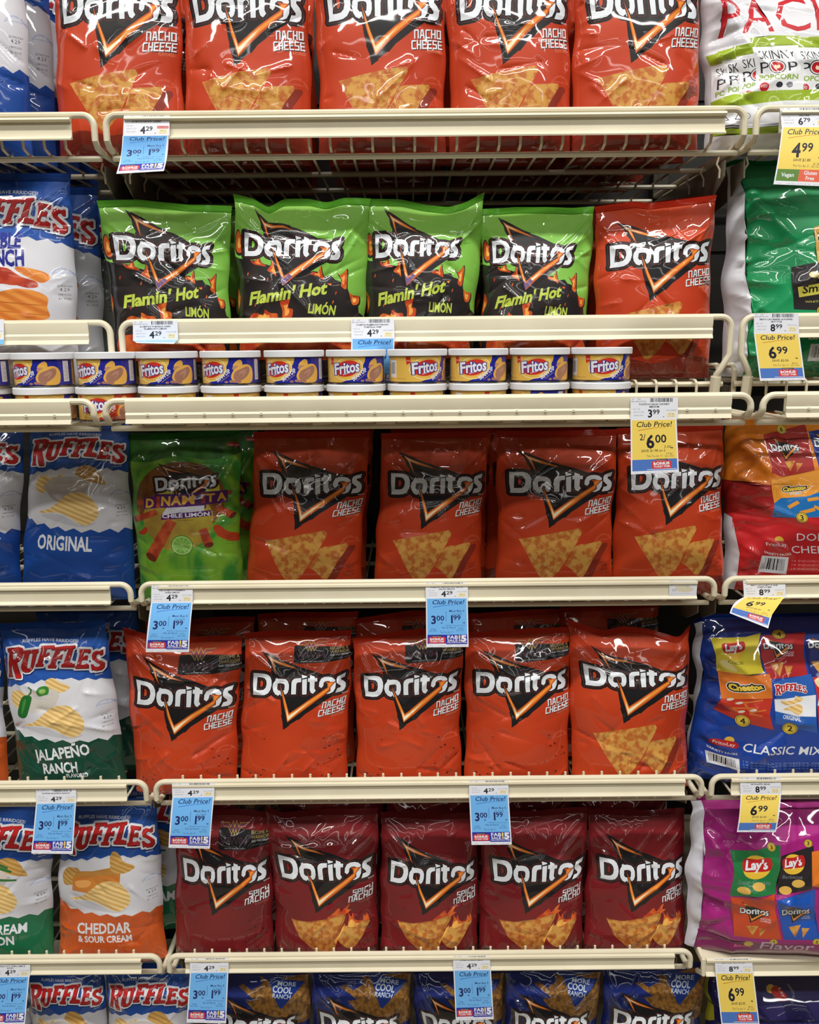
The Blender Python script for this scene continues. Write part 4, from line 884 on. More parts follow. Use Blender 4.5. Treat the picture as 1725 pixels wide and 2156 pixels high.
# ---------------------------------------------------------------- filled bags
def bag(name, label, cat, group, design, seal_c, tl, tr, bl, br, zdeck, yc, Tk, lean=0.022, seed=0, tops=None, nx=80, ny=112, sharpness=2.6, crease=1.0, pinch=0.03, seal_h=0.035, sx=None, ty=None, side_folds=0):
    """tl, tr: photograph positions of the upper corners; bl, br: of the lower corners; yc: depth of the mid plane; Tk: half thickness"""
    rnd = np.random.RandomState(seed)
    A, B = at(tl[0], tl[1], yc + lean), at(tr[0], tr[1], yc + lean)
    C0, D0 = at(bl[0], bl[1], yc), at(br[0], br[1], yc)
    xc = (C0[0] + D0[0]) / 2; org = np.array([xc, yc, zdeck])
    A, B = A - org, B - org; c0, d0 = C0[0] - xc, D0[0] - xc
    # the lower corners are seen where the rail hides the rest: carry the side lines on down to the deck
    zb = (C0[2] + D0[2]) / 2 - zdeck; zt = (A[2] + B[2]) / 2
    k = zb / max(zt - zb, .05); c0 -= (A[0] - c0) * k * .6; d0 -= (B[0] - d0) * k * .6
    H = zt
    wid = d0 - c0
    # folds: corner diagonals, puckers under the seal, tucks along the sides, loose facets
    cr = []
    def fold(s, t, ang, L, wd, amp): cr.append((s, t, math.cos(ang), math.sin(ang), L, wd, amp))
    for sd in (0, 1):
        for k in range(3):
            a = (-rnd.uniform(.5, 1.3) if sd == 0 else -PI + rnd.uniform(.5, 1.3)); fold(sd * .96 + .02, .95 - .05 * k, a, rnd.uniform(.3, .7), rnd.uniform(.018, .03), rnd.uniform(.002, .0045))
        for k in range(5):
            t = rnd.uniform(.08, .85); a = rnd.uniform(-.7, .7) + (0 if sd == 0 else PI); fold(sd * .97 + .015, t, a, rnd.uniform(.15, .4), rnd.uniform(.018, .028), rnd.choice([-1, 1]) * rnd.uniform(.0015, .004))
    for k in range(7): fold(rnd.uniform(.08, .92), .98, -PI / 2 + rnd.uniform(-.45, .45), rnd.uniform(.15, .4), rnd.uniform(.018, .028), rnd.uniform(.0015, .0035) * rnd.choice([-1, 1, 1]))
    for k in range(5): fold(rnd.uniform(.1, .9), .02, PI / 2 + rnd.uniform(-.5, .5), rnd.uniform(.12, .3), rnd.uniform(.018, .028), rnd.uniform(.0015, .0035))
    for k in range(16): fold(rnd.uniform(.1, .85), rnd.uniform(.12, .92), rnd.choice([0, PI]) + rnd.uniform(-.9, .9), rnd.uniform(.15, .5), rnd.uniform(.017, .028), rnd.choice([-1, 1]) * rnd.uniform(.0012, .003))
    for k in range(side_folds): fold(rnd.uniform(.0, .05), .05 + .9 * k / side_folds, rnd.uniform(-.8, .8), rnd.uniform(.08, .2), rnd.uniform(.014, .024), rnd.choice([-1, 1]) * rnd.uniform(.003, .007))
    ph = rnd.uniform(0, 6.28, 8); asp = H / wid
    tops = tops or [(0, 0), (.5, rnd.uniform(-2, 3)), (1, 0)]
    tx = np.array([p[0] for p in tops]); tz = np.array([p[1] for p in tops]) * (-(1.0 / 1300.0))
    def dtop(s):
        # smooth outline of the seal
        e = .03; return (np.interp(s - e, tx, tz) + 2 * np.interp(s, tx, tz) + np.interp(s + e, tx, tz)) / 4
    TS = 1 - seal_h
    def surf(s, t, side=-1):
        u = t
        xl = c0 + (A[0] - c0) * u; xr = d0 + (B[0] - d0) * u
        pw = np.sin(PI * np.clip(u, 0, 1)) ** .8 * pinch * .5 + (.012 * np.sin(u * 9 + ph[0]) + .007 * np.sin(u * 23 + ph[4])) * np.sin(PI * u)
        pr = np.sin(PI * np.clip(u, 0, 1)) ** .8 * pinch * .5 + (.012 * np.sin(u * 8 + ph[1]) + .007 * np.sin(u * 21 + ph[5])) * np.sin(PI * u)
        neck = np.exp(-((u - .93) / .05) ** 2) * .012
        xl = xl + (pw + neck) * wid; xr = xr - (pr + neck) * wid
        x = xl + (xr - xl) * s
        zl = A[2] * u; zr_ = B[2] * u
        z = zl + (zr_ - zl) * s
        g2 = np.clip((u - .62) / .36, 0, 1); z = z + dtop(s) * (g2 * g2 * (3 - 2 * g2))
        q = np.clip(u / .20, 0, 1); g = np.sqrt(np.clip(1 - (1 - q) ** 2 * .8, 0, 1))
        r = np.clip((u - .42) / (TS - .42), 0, 1); g = g * np.clip(1 - r ** 2.1, 0, 1) ** .85
        a = np.abs(2 * s - 1); h = np.clip(1 - a ** sharpness, 0, 1) ** .62
        F = Tk * h * g
        env = np.clip(h * 1.6, 0, 1) * np.clip(g * 1.5, 0, 1)
        if side < 0:
            W_ = 0
            for (cs, ct, ca, sa, L, wd, amp) in cr:
                ds, dt = (s - cs), (t - ct) * asp
                al = ds * ca + dt * sa; pe = -ds * sa + dt * ca
                win = np.where((al > -.03) & (al < L), np.clip((al + .03) / .06, 0, 1) * np.clip(1 - np.clip(al, 0, L) / L, 0, 1), 0)
                dd = np.sqrt(pe ** 2 + .0065 ** 2)
                W_ = W_ + amp * win * np.exp(-dd / wd)
            F = F + W_ * env * crease * 1.6
        y = lean * u + (-F if side < 0 else .85 * F)
        y = y + .004 * np.sin(s * 7 + ph[3]) * np.clip((u - .8) / .2, 0, 1)
        return np.stack([x, y, z], -1)
    V, F, mi, mats = design.cut(nx, ny)
    s = np.clip(V[:, 0] / design.W, 0, 1); t = (1 - np.clip(V[:, 1] / design.H, 0, 1)) * TS
    if sx: s = np.interp(s, [q[0] for q in sx], [q[1] for q in sx])
    if ty: t = np.interp(t / TS, [q[0] for q in ty], [q[1] for q in ty]) * TS
    p = surf(s, t); e = 2e-3
    du = surf(s + e, t) - surf(s - e, t); dv = surf(s, t + e) - surf(s, t - e)
    N = np.cross(du, dv); N /= np.linalg.norm(N, axis=1, keepdims=True) + 1e-12
    N[N[:, 1] > 0] *= -1
    # plain back sheet
    bx, by = 12, 16; S2, T2 = np.meshgrid(np.linspace(0, 1, bx + 1), np.linspace(0, TS, by + 1)); S2, T2 = S2.ravel(), T2.ravel()
    pb = surf(S2, T2, 1); dub = surf(S2 + e, T2, 1) - surf(S2 - e, T2, 1); dvb = surf(S2, T2 + e, 1) - surf(S2, T2 - e, 1)
    Nb = -np.cross(dub, dvb); Nb /= np.linalg.norm(Nb, axis=1, keepdims=True) + 1e-12
    Fb = []
    for j in range(by):
        for i in range(bx):
            q = j * (bx + 1) + i; Fb += [(q, q + bx + 1, q + 1), (q + 1, q + bx + 1, q + bx + 2)]
    # bottom closing strip
    nb = 14; sb = np.linspace(0, 1, nb + 1); f0 = surf(sb, 0 * sb); b0 = surf(sb, 0 * sb, 1)
    Fc = [];
    for i in range(nb): Fc += [(i, nb + 1 + i, i + 1), (i + 1, nb + 1 + i, nb + 2 + i)]
    allV = np.vstack([p, pb, f0, b0]); n0 = len(p); n1 = n0 + len(pb)
    allF = np.vstack([F, np.array(Fb) + n0, np.array(Fc) + n1])
    Nc = np.tile([0, 0, -1.0], (len(f0) * 2, 1)); allN = np.vstack([N, Nb, Nc])
    mm = list(mats); sm = seal_c
    if sm not in mm: mm.append(sm)
    allm = np.concatenate([mi, np.full(len(Fb) + len(Fc), mm.index(sm))])
    me = tri_mesh(name, allV, allF, allm, mm, allN)
    o = link(name, me, None, tuple(org)); tag(o, label, cat, group)
    # crimped seal across the head
    m_ = MB(); cx_, rows_ = 40, 10
    for side in (-1, 1):
        base = len(m_.v)
        for j in range(rows_ + 1):
            tt = TS + (1 - TS) * j / rows_ * 1.0
            ss = np.linspace(0, 1, cx_ + 1); q = surf(ss, np.full_like(ss, min(tt, 1.0)), side)
            rip = .0007 * math.cos(j * PI) + .0006
            for v in q: m_.v.append(Vector((v[0], v[1] + side * rip, v[2])))
        for j in range(rows_):
            for i in range(cx_):
                a_ = base + j * (cx_ + 1) + i; f_ = (a_, a_ + 1, a_ + cx_ + 2, a_ + cx_ + 1)
                m_.face(f_ if side < 0 else f_[::-1])
    m_.build('top_seal', seal_c, o, sharp=70)
    return o

def copy_tree(o, loc=None):
    c = o.copy(); COL.objects.link(c)
    if loc is not None: c.location = loc
    for ch in o.children:
        k = ch.copy(); COL.objects.link(k); k.parent = c
        for g in ch.children:
            q = g.copy(); COL.objects.link(q); q.parent = k
    return c
def behind(o, label, group, dx, dy, dz=0.0):
    l = o.location; c = copy_tree(o, (l[0] + dx, l[1] + dy, l[2] + dz)); tag(c, label, o['category'], group)
    c.scale = (1, 1, 1)
    return c

NACHO, PROMO, SPICY, SPROMO = tortilla('nacho'), tortilla('nacho promo'), tortilla('spicy'), tortilla('spicy promo')
FLAM, DINA, RANCH = flamin(), dinamita(), ranch()
RSEAL, DSEAL, GSEAL, BSEAL = film((196, 54, 26)), film((120, 22, 28)), film((112, 186, 60)), film((36, 80, 160))
TK = 0.034
def crow(row, items, design_seal):
    out = []
    for it in items:
        out.append(bag(**it))
    return out
CB = 'chip bag'
UP7 = [(0, 0), (.15, .18), (.4, .475), (.62, .69), (.85, .89), (1, 1)]; UP3 = [(0, 0), (.45, .48), (1, 1)]; SHR = [(0, 0), (.15, .2), (.5, .6), (.85, .91), (1, 1)]
GUS = [(0, 0), (.05, .02), (.15, .055), (.3, .21), (1, .97)]
def tc(label, group, design, seal, tl, tr, bl, br, row, seed, **k):
    a = dict(name='chip_bag', cat=CB, yc=TK + .015, Tk=TK, lean=.024 if row < 4 else .034); a.update(k)
    return bag(label=label, group=group, design=design, seal_c=seal, tl=tl, tr=tr, bl=(bl, ROWY[row]), br=(br, ROWY[row]), zdeck=ZD[row] + .001 if row in ZD else ZBASE + .001, seed=seed, **a)
ROWY = {1: 228, 2: 662, 4: 1216, 5: 1634, 6: 2000, 7: 2120}

G1 = 'red cheese tortilla chip bags on the top shelf'
ords = ['leftmost', 'second from the left', 'middle one', 'second from the right', 'rightmost, beside the popcorn pack']
tops1 = [[(100, -146), (376, -150), 118, 390], [(374, -148), (652, -152), 388, 656], [(658, -150), (938, -154), 668, 940], [(936, -152), (1208, -156), 945, 1203], [(1204, -154), (1482, -158), 1206, 1474]]
R1 = []
for k, (tl, tr, bl, br) in enumerate(tops1):
    R1.append(tc('red cheese tortilla chip bag on the top shelf, %s' % ords[k], G1, NACHO, RSEAL, tl, tr, bl, br, 1, 11 + k, lean=.03, crease=1.05))
G2 = 'green and black lime chip bags'
R2 = [tc('leftmost green and black lime chip bag, above the curled white price tag', G2, FLAM, GSEAL, (205, 421), (490, 432), 232, 482, 2, 21, sx=SHR, tops=[(0, 2), (.3, -4), (.7, 3), (1, 2)], crease=1.3),
      tc('green and black lime chip bag with a deep dip in its top edge', G2, FLAM, GSEAL, (492, 409), (782, 419), 494, 768, 2, 22, tops=[(0, 0), (.15, 8), (.25, 24), (.36, 5), (.55, 3), (.68, 10), (.8, 0), (1, 0)], yc=TK + .012, crease=1.3),
      tc('green and black lime chip bag with its right top corner standing up', G2, FLAM, GSEAL, (770, 420), (1021, 405), 766, 1003, 2, 23, tops=[(0, 0), (.3, 4), (.5, 16), (.7, 24), (.84, 18), (1, 0)], yc=TK + .016, crease=1.3),
      tc('green and black lime chip bag beside the red cheese bag', G2, FLAM, GSEAL, (1012, 436), (1253, 434), 1014, 1242, 2, 24, tops=[(0, 4), (.3, 0), (.6, 2), (.8, 4), (1, 0)], crease=1.3),
      tc('red cheese tortilla chip bag on the shelf of green bags, right end', 'red cheese bag on the second shelf', NACHO, RSEAL, (1251, 436), (1508, 411), 1254, 1502, 2, 25, ty=UP7, tops=[(0, 0), (.33, -3), (.45, 2), (1, 0)], yc=TK + .012, crease=1.3)]
G4 = 'red cheese tortilla chip bags on the fourth shelf'
R4 = [tc('green rolled tortilla chip bag with purple lettering and a lime slice', 'green rolled chip bag', DINA, film((48, 120, 48)), (266, 914), (506, 903), 291, 512, 4, 41, ty=UP3, crease=1.2),
      tc('shaded red cheese tortilla chip bag right beside the green rolled chip bag', G4, NACHO, RSEAL, (534, 910), (780, 908), 517, 762, 4, 42, ty=UP7),
      tc('red cheese tortilla chip bag on the fourth shelf, second of the four', G4, NACHO, RSEAL, (802, 912), (1030, 908), 786, 1014, 4, 43, ty=UP7),
      tc('red cheese tortilla chip bag just left of the yellow two for six tag', G4, NACHO, RSEAL, (1044, 908), (1302, 904), 1044, 1290, 4, 44, ty=UP7),
      tc('red cheese tortilla chip bag behind the yellow two for six tag', G4, NACHO, RSEAL, (1300, 902), (1526, 892), 1287, 1526, 4, 45, ty=UP7, yc=TK + .018)]
G5 = 'red film promotion chip bags on the fifth shelf'
R5 = [tc('red chip bag with black promotion banner, behind the hanging blue tag at the left', G5, PROMO, RSEAL, (258, 1321), (512, 1338), 284, 499, 5, 51, tops=[(0, 0), (.2, 10), (.4, 18), (.7, 8), (1, 0)]),
      tc('red chip bag with black promotion banner, second from the left on the fifth shelf', G5, PROMO, RSEAL, (514, 1332), (742, 1326), 503, 733, 5, 52, ty=UP7),
      tc('red chip bag with black promotion banner half covered by a blue tag', G5, PROMO, RSEAL, (742, 1342), (976, 1322), 750, 973, 5, 53, ty=UP7, tops=[(0, 0), (.3, -4), (.6, -5), (1, 0)]),
      tc('red chip bag with black promotion banner, left of the plain red cheese bag', G5, PROMO, RSEAL, (978, 1330), (1202, 1318), 977, 1200, 5, 54, ty=UP7),
      tc('red cheese tortilla chip bag without banner, its two top corners pointing up', 'plain red cheese bag on the fifth shelf', NACHO, RSEAL, (1194, 1303), (1453, 1311), 1203, 1450, 5, 55, ty=UP7, tops=[(0, 0), (.15, 12), (.3, 26), (.45, 15), (.65, 18), (.85, 30), (.92, 36), (1, 0)], yc=TK + .013, crease=1.3)]
G6 = 'dark red spicy tortilla chip bags'
R6 = [tc('dark red spicy chip bag with black promotion banner', G6, SPROMO, DSEAL, (366, 1704), (572, 1708), 369, 579, 6, 61),
      tc('dark red spicy chip bag right of the one with a banner, its left corner raised', G6, SPICY, DSEAL, (558, 1694), (798, 1700), 583, 797, 6, 62, tops=[(0, 0), (.15, 18), (.5, 12), (1, 0)]),
      tc('dark red spicy chip bag in the middle of the five', G6, SPICY, DSEAL, (800, 1712), (1010, 1712), 800, 1007, 6, 63),
      tc('dark red spicy chip bag with its top behind a hanging blue tag', G6, SPICY, DSEAL, (1010, 1710), (1240, 1702), 1008, 1226, 6, 64),
      tc('dark red spicy chip bag at the right end, beside the purple variety pack', G6, SPICY, DSEAL, (1238, 1706), (1444, 1704), 1227, 1446, 6, 65)]
G7 = 'dark blue ranch chip bags'
SEALN = film((24, 40, 110))
R7 = [tc('dark blue ranch chip bag behind the leftmost blue tag of the lowest shelf', G7, RANCH, SEALN, (440, 2040), (652, 2040), 436, 650, 7, 71, yc=.05),
      tc('dark blue ranch chip bag with its whole ranch triangle showing, left of the blue tag', G7, RANCH, SEALN, (652, 2040), (868, 2038), 654, 866, 7, 72, yc=.05),
      tc('dark blue ranch chip bag covered by the blue tag in the middle', G7, RANCH, SEALN, (870, 2040), (1064, 2038), 872, 1062, 7, 73, yc=.052),
      tc('dark blue ranch chip bag right of the blue tag', G7, RANCH, SEALN, (1062, 2036), (1268, 2034), 1066, 1266, 7, 74, yc=.05),
      tc('dark blue ranch chip bag at the right end, beside the dark purple pack', G7, RANCH, SEALN, (1270, 2034), (1492, 2028), 1272, 1490, 7, 75, yc=.05)]
# second file of bags, glimpsed in the gaps and above the front ones
gb = 'second file of red cheese bags on the top shelf'
for k, o in enumerate(R1): behind(o, 'red cheese chip bag behind the top shelf bag that is %s' % ords[k], gb, (.012, -.010, .008, -.012, .006)[k], .085)
gb = 'red cheese bags deep on the top shelf'
for f in (1, 2, 3):
    for k, o in enumerate(R1): behind(o, 'red cheese chip bag deep on the top shelf, underside seen through the wires', gb, (.006, -.01, .004, .008, -.006)[k] * f, .085 + .082 * f)
gb = 'green tips of the second file'
behind(R2[0], 'green lime chip bag whose corners peep over the leftmost green bag', gb, .002, .075, .006); behind(R2[3], 'green lime chip bag whose tips peep over the green bag beside the red one', gb, -.004, .075, .008)
behind(R2[1], 'green lime chip bag hidden behind the green bag with the dipped edge', gb, .01, .08, -.01); behind(R2[4], 'red cheese bag just showing behind the red bag of the green shelf', gb, .004, .08, .012)
gb = 'second file on the fourth shelf'
behind(R4[0], 'green rolled chip bag standing behind the front one', gb, .016, .075); behind(R4[1], 'red cheese bag in shadow behind the bag beside the green rolled chips', gb, .004, .08)
behind(R4[2], 'red cheese bag showing a sliver of lettering right of the second red bag', gb, .014, .075); behind(R4[3], 'red cheese bag in shadow behind the bag left of the two for six tag', gb, -.012, .08)
gb = 'second file on the fifth shelf'
bk = ['behind the hanging tag bag', 'behind the second banner bag', 'behind the half covered banner bag', 'behind the banner bag left of the plain one']
for k, o in enumerate(R5[:4]): behind(o, 'red banner chip bag in shadow ' + bk[k], gb, (.004, .006, -.006, .01)[k], .095, .002)
behind(R5[3], 'red banner chip bag whose emblem peeps over the plain red cheese bag', gb, .178, .09, .014)
gb = 'second file of dark red bags'
bk = ['banner bag', 'bag with the raised corner', 'middle bag', 'bag behind the hanging tag', 'rightmost bag']
for k, o in enumerate(R6): behind(o, 'dark red spicy chip bag in deep shadow behind the %s' % bk[k], gb, (.01, .004, .008, -.006, -.004)[k], .095, -.006)

# left-hand rack
RO, RJ, RC, RN, RX = [ridged(k) for k in ('original', 'jalapeno', 'cheddar', 'onion', 'crunch')]
gl = 'white and blue original chip bags at the upper left'
a = tc('white and blue chip bag cut by the left edge, foremost on the top shelf', gl, RO, BSEAL, (-176, -196), (48, -200), -170, 62, 1, 81)
behind(a, 'white and blue chip bag second of the three at the upper left', gl, .006, .075); behind(a, 'white and blue chip bag hindmost of the three at the upper left', gl, .012, .15)
behind(a, 'pale chip bag standing fourth in the file at the upper left', gl, .016, .225)
gl = 'white double crunch chip bags'
a = tc('white chip bag with orange ridged chips and red wings, top blue', gl, RX, BSEAL, (-104, 366), (152, 366), -96, 160, 2, 82)
behind(a, 'white and blue chip bag right behind the double crunch bag', gl, .012, .08, -.006); behind(a, 'shaded white and blue chip bag third in the double crunch file', gl, .02, .16, -.012)
gl = 'blue original chip bags on the fourth shelf'
tc('blue and white original ridged chip bag with a bowl of dip, whole front showing', gl, RO, BSEAL, (62, 884), (272, 884), 43, 284, 4, 83, ty=UP7)
tc('blue and white original ridged chip bag cut by the left edge, beside the whole one', gl, RO, BSEAL, (-170, 888), (52, 886), -195, 42, 4, 84, ty=UP7, yc=TK + .014)
gl = 'chip bags at the left of the fifth shelf'
a = tc('white chip bag with green jalapeño peppers and dark green bottom', gl, RJ, BSEAL, (-2, 1312), (224, 1298), 38, 268, 5, 85, tops=[(0, 0), (.4, 4), (.6, 10), (.85, 8), (1, 0)], lean=.03, crease=1.3)
behind(a, 'jalapeño chip bag in shadow right behind the front one', gl, .024, .085)
tc('orange-bottomed chip bag at the left edge beside the jalapeño bag', gl, RC, BSEAL, (-205, 1330), (8, 1330), -214, 17, 5, 86, yc=TK + .03)
gl = 'chip bags at the left of the sixth shelf'
a = tc('green-bottomed sour cream chip bag cut by the left edge', gl, RN, BSEAL, (-108, 1690), (118, 1692), -128, 112, 6, 87)
behind(a, 'green-bottomed chip bag in shadow behind the orange cheddar bag', gl, .24, .085)
tc('orange-bottomed cheddar chip bag with a block of cheese', gl, RC, BSEAL, (122, 1684), (332, 1678), 123, 352, 6, 88)
gl = 'blue chip bags at the bottom left'
tc('blue ridged chip bag at the bottom, between two hanging blue tags on the left', gl, RO, BSEAL, (52, 2030), (218, 2030), 50, 216, 7, 89, yc=.05); tc('blue ridged chip bag at the bottom, left of the ranch bags', gl, RO, BSEAL, (218, 2030), (402, 2030), 216, 400, 7, 90, yc=.05)
tc('blue ridged chip bag at the bottom left corner behind the cut blue tag', gl, RO, BSEAL, (-130, 2034), (52, 2032), -132, 50, 7, 91, yc=.055)

# right-hand rack: big variety packs
def vp(label, design, seal, tl, tr, bl, br, zdeck, seed, name='variety_pack', cat='snack pack', **k):
    a = dict(sx=GUS, yc=.085, Tk=.075, lean=.02, sharpness=3.6, crease=1.8, nx=110, ny=90, side_folds=16, seal_h=.02, pinch=.02); a.update(k)
    return bag(name=name, label=label, cat=cat, group=None, design=design, seal_c=seal, tl=tl, tr=tr, bl=bl, br=br, zdeck=zdeck, seed=seed, **a)
WS = film((214, 214, 218))
vp('large white popcorn pack with red letters and pictured small green-topped bags', pack_popcorn(), WS, (1470, -48), (1940, -58), (1484, 224), (1945, 218), ZD[1] + .001, 101, name='popcorn_pack', yc=.07, Tk=.055, seal_h=.03, sx=[(0, 0), (.06, .045), (.3, .255), (1, .99)])
vp('large green variety pack with white side, partly behind two yellow price tags', pack_baked(), film((26, 140, 84)), (1528, 340), (1950, 330), (1524, 655), (1950, 655), ZD[2] + .001, 102, tops=[(0, 4), (.06, -6), (.14, 2), (1, 0)], ty=[(0, 0), (.4, .35), (1, 1)])
vp('orange and red variety pack above the bent yellow tag', pack_mix(), film((206, 112, 26)), (1522, 868), (1955, 862), (1520, 1210), (1950, 1206), ZD[4] + .001, 103, yc=.08)
vp('large blue variety pack picturing yellow, red and orange small bags', pack_classic(), film((22, 56, 140)), (1462, 1296), (1930, 1284), (1446, 1626), (1930, 1622), ZD[5] + .001, 104, tops=[(0, 14), (.06, 0), (.3, -2), (1, 0)], ty=[(0, 0), (.25, .24), (.8, .86), (1, 1)])
vp('large purple variety pack with a crumpled white side', pack_flavor(), film((150, 28, 112)), (1450, 1676), (1920, 1668), (1440, 2005), (1920, 2000), .447, 105, yc=.032, Tk=.06, ty=[(0, 0), (.15, .10), (.8, .84), (1, 1)])
vp('dark purple pack at the bottom right corner in shadow', pack_dark(), film((36, 32, 86)), (1486, 2034), (1950, 2028), (1480, 2150), (1950, 2150), ZBASE + .001, 106, yc=.09)
# ---------------------------------------------------------------- dip cans
CR = 0.0415; CH = 0.0505
def dip_label(hot=False):
    L = 2 * PI * 410; d = Design(L, 385.0, film((228, 184, 84), rough=.4)); c = L / 2
    def fx(x, y):
        q = max(-1, min(1, (x - 460) / 410.0)); return c + 410 * math.asin(q), y - 270
    def q(s_): return T([[sum(([(a[0] + (b[0] - a[0]) * k / 4, a[1] + (b[1] - a[1]) * k / 4) for k in range(4)] for a, b in zip(r, r[1:] + r[:1])), []) if len(r) < 12 else r for r in s2] for s2 in s_], fn=fx)
    blue = film((196, 58, 36), rough=.4) if hot else film((34, 40, 148), rough=.4); tan = film((168, 120, 100), rough=.4); tan2 = film((188, 140, 118), rough=.4); corn = film((232, 178, 84), rough=.4); cream = film((240, 220, 160), rough=.4); red = film((202, 50, 36), rough=.4)
    wh = film((232, 232, 240), rough=.4); ink = film((40, 40, 60), rough=.4)
    d.add(blue, q([[P(584, 262, 582, 300, 572, 350, 548, 400, 510, 460, 460, 520, 400, 575, 320, 620, 230, 662, 600, 662, 868, 662, 868, 262)]])); d.add(blue, rect(c + 560, -5, c + 720, 390))
    d.add(cream, grow(q(ell(335, 450, 214, 166, -16)), 5, 10)); d.add(film((228, 184, 84), rough=.4), q(ell(335, 450, 206, 158, -16))); d.add(red, q(ell(325, 446, 176, 118, -16)))
    g = text('Fritos', 152, 540, 170, 352, bold=.03, shear=.12, rot=-9); d.add(film((54, 44, 130), rough=.4), q(grow(g, 11, 6))); d.add(wh, q(g))
    d.add(wh, q(text('BRAND', 268, 548, 18, 110, rot=-20, res=1))); d.add(wh, q(text('BEAN DIP', 414, 634, 64, 248, rot=-38, bold=.02, shear=.1))); d.add(corn, q(text('ORIGINAL FLAVOR', 462, 634, 14, 160, rot=-38, res=1)))
    d.add(red, q(sh(98, 280, 136, 280, 140, 366, 104, 400))); d.add(wh, q(text('REAL', 106, 345, 16, 30)))
    d.add(corn, q(blob(636, 400, 660, 340, 715, 297, 745, 330, 740, 420, 690, 465))); d.add(tan2, q(blob(626, 420, 660, 386, 715, 400, 725, 430, 690, 466, 640, 452)))
    d.add(corn, q(blob(606, 570, 640, 460, 720, 390, 800, 370, 836, 430, 840, 560, 815, 650, 680, 648))); d.add(tan, q(blob(636, 560, 660, 480, 740, 430, 800, 400, 818, 450, 795, 540, 730, 610, 660, 610)))
    d.add(tan2, q(blob(700, 520, 740, 460, 780, 450, 770, 520, 730, 560, 760, 500)))
    for x, y, r in ((538, 632, 26), (610, 622, 34), (650, 628, 30), (700, 630, 30)): d.add(tan, q(ell(x, y, r, r * .66, 0, 12)))
    d.add(wh, rect(c + 540, 20, c + 640, 335)); d.add(ink, text('Nutrition', c + 545, 42, 15, 80))
    for k in range(14): d.add(GREYT, rect(c + 546, 60 + k * 19, c + 546 + (60 + (k * 37) % 30), 66 + k * 19))
    barcode(d, c - 760, 60, c - 610, 320, 3); d.add(wh, rect(c - 900, 30, c - 700 - 80, 120)); d.add(GREYT, text('Refrigerate after opening', c - 895, 60, 12, 100, res=1))
    d.add(ink, text('NET WT 9 oz (255.1 g)', c - 590, 350, 18, 150, res=1))
    return d
LAB = {False: dip_label(False), True: dip_label(True)}
def can_make(hot):
    root = empty('dip_can', (0, 0, 0))
    m = MB(); m.lathe([(0, .001), (CR - .003, .001), (CR - .0005, .0), (CR + .0006, .002), (CR + .0004, .0035), (CR - .0012, .0045), (CR - .0012, CH - .008), (CR, CH - .006), (CR, CH - .003), (0, CH - .003)], 48)
    m.build('can_body', STEEL, root)
    m = MB(); R2 = CR + .0022
    m.lathe([(R2 - .001, CH - .0096), (R2, CH - .009), (R2, CH - .001), (R2 - .001, CH), (R2 - .003, CH - .0002), (R2 - .004, CH - .0022), (0, CH - .0022)], 56); m.build('lid', LIDM, root)
    d = LAB[hot]; V, F, mi, mats = d.cut(110, 5)
    a = (V[:, 0] / d.W - .5) * 2 * PI; r = CR - .0004
    zz = CH - .0098 - (V[:, 1] / d.H) * (CH - .0098 - .0050)
    p = np.stack([r * np.sin(a), -r * np.cos(a), zz], -1); N = np.stack([np.sin(a), -np.cos(a), 0 * a], -1)
    o = link('paper_label', tri_mesh('paper_label', p, F, mi, mats, N), root)
    return root
CY0 = -0.092 + .0055 + CR + .002
_first = {}
def can_at(px, layer, off, label, hot=False, dy=0.0):
    g = at(px, 765 if layer else 850, CY0); z = ZD[3] + .0005 + layer * (CH - .001)
    if hot in _first: o = copy_tree(_first[hot])
    else: o = _first[hot] = can_make(hot)
    o.location = (g[0], CY0 + dy, z); o.rotation_euler = (0, 0, math.asin(max(-.95, min(.95, off / 65.0))) + math.asin(22 / 65.0))
    tag(o, label, 'dip can', 'bean dip cans on the projecting tray')
    return o
upx = [(-43, -30, 'cut by the left edge of the photograph'), (92, -37, 'first whole one from the left'), (225, -32, 'on the red-banded can in the gap'), (353, -20, 'under the curled price tag'), (486, -32, 'fourth whole one from the left'),
       (620, -32, 'fifth whole one from the left'), (750, -17, 'directly left of the one showing its barcode'), (879, 20, 'showing its barcode side'), (1007, -15, 'third from the right end'), (1136, -19, 'second from the right end'), (1266, -3, 'at the right end')]
for px, off, lb in upx: can_at(px, 1, off, 'upper bean dip can with white lid, ' + lb)
lo = [(-40, 10, 0), (98, 25, 0), (228, -6, 1), (358, 45, 0), (489, 55, 0), (621, 30, 0), (751, 40, 0), (879, 30, 0), (1007, 50, 0), (1135, -58, 0), (1263, -20, 0)]
for k, (px, off, hot) in enumerate(lo):
    can_at(px, 0, off, 'red-banded bean dip can of the lower layer, seen in the gap between two racks' if hot else 'lower dip can, beneath the one ' + upx[k][2], bool(hot))

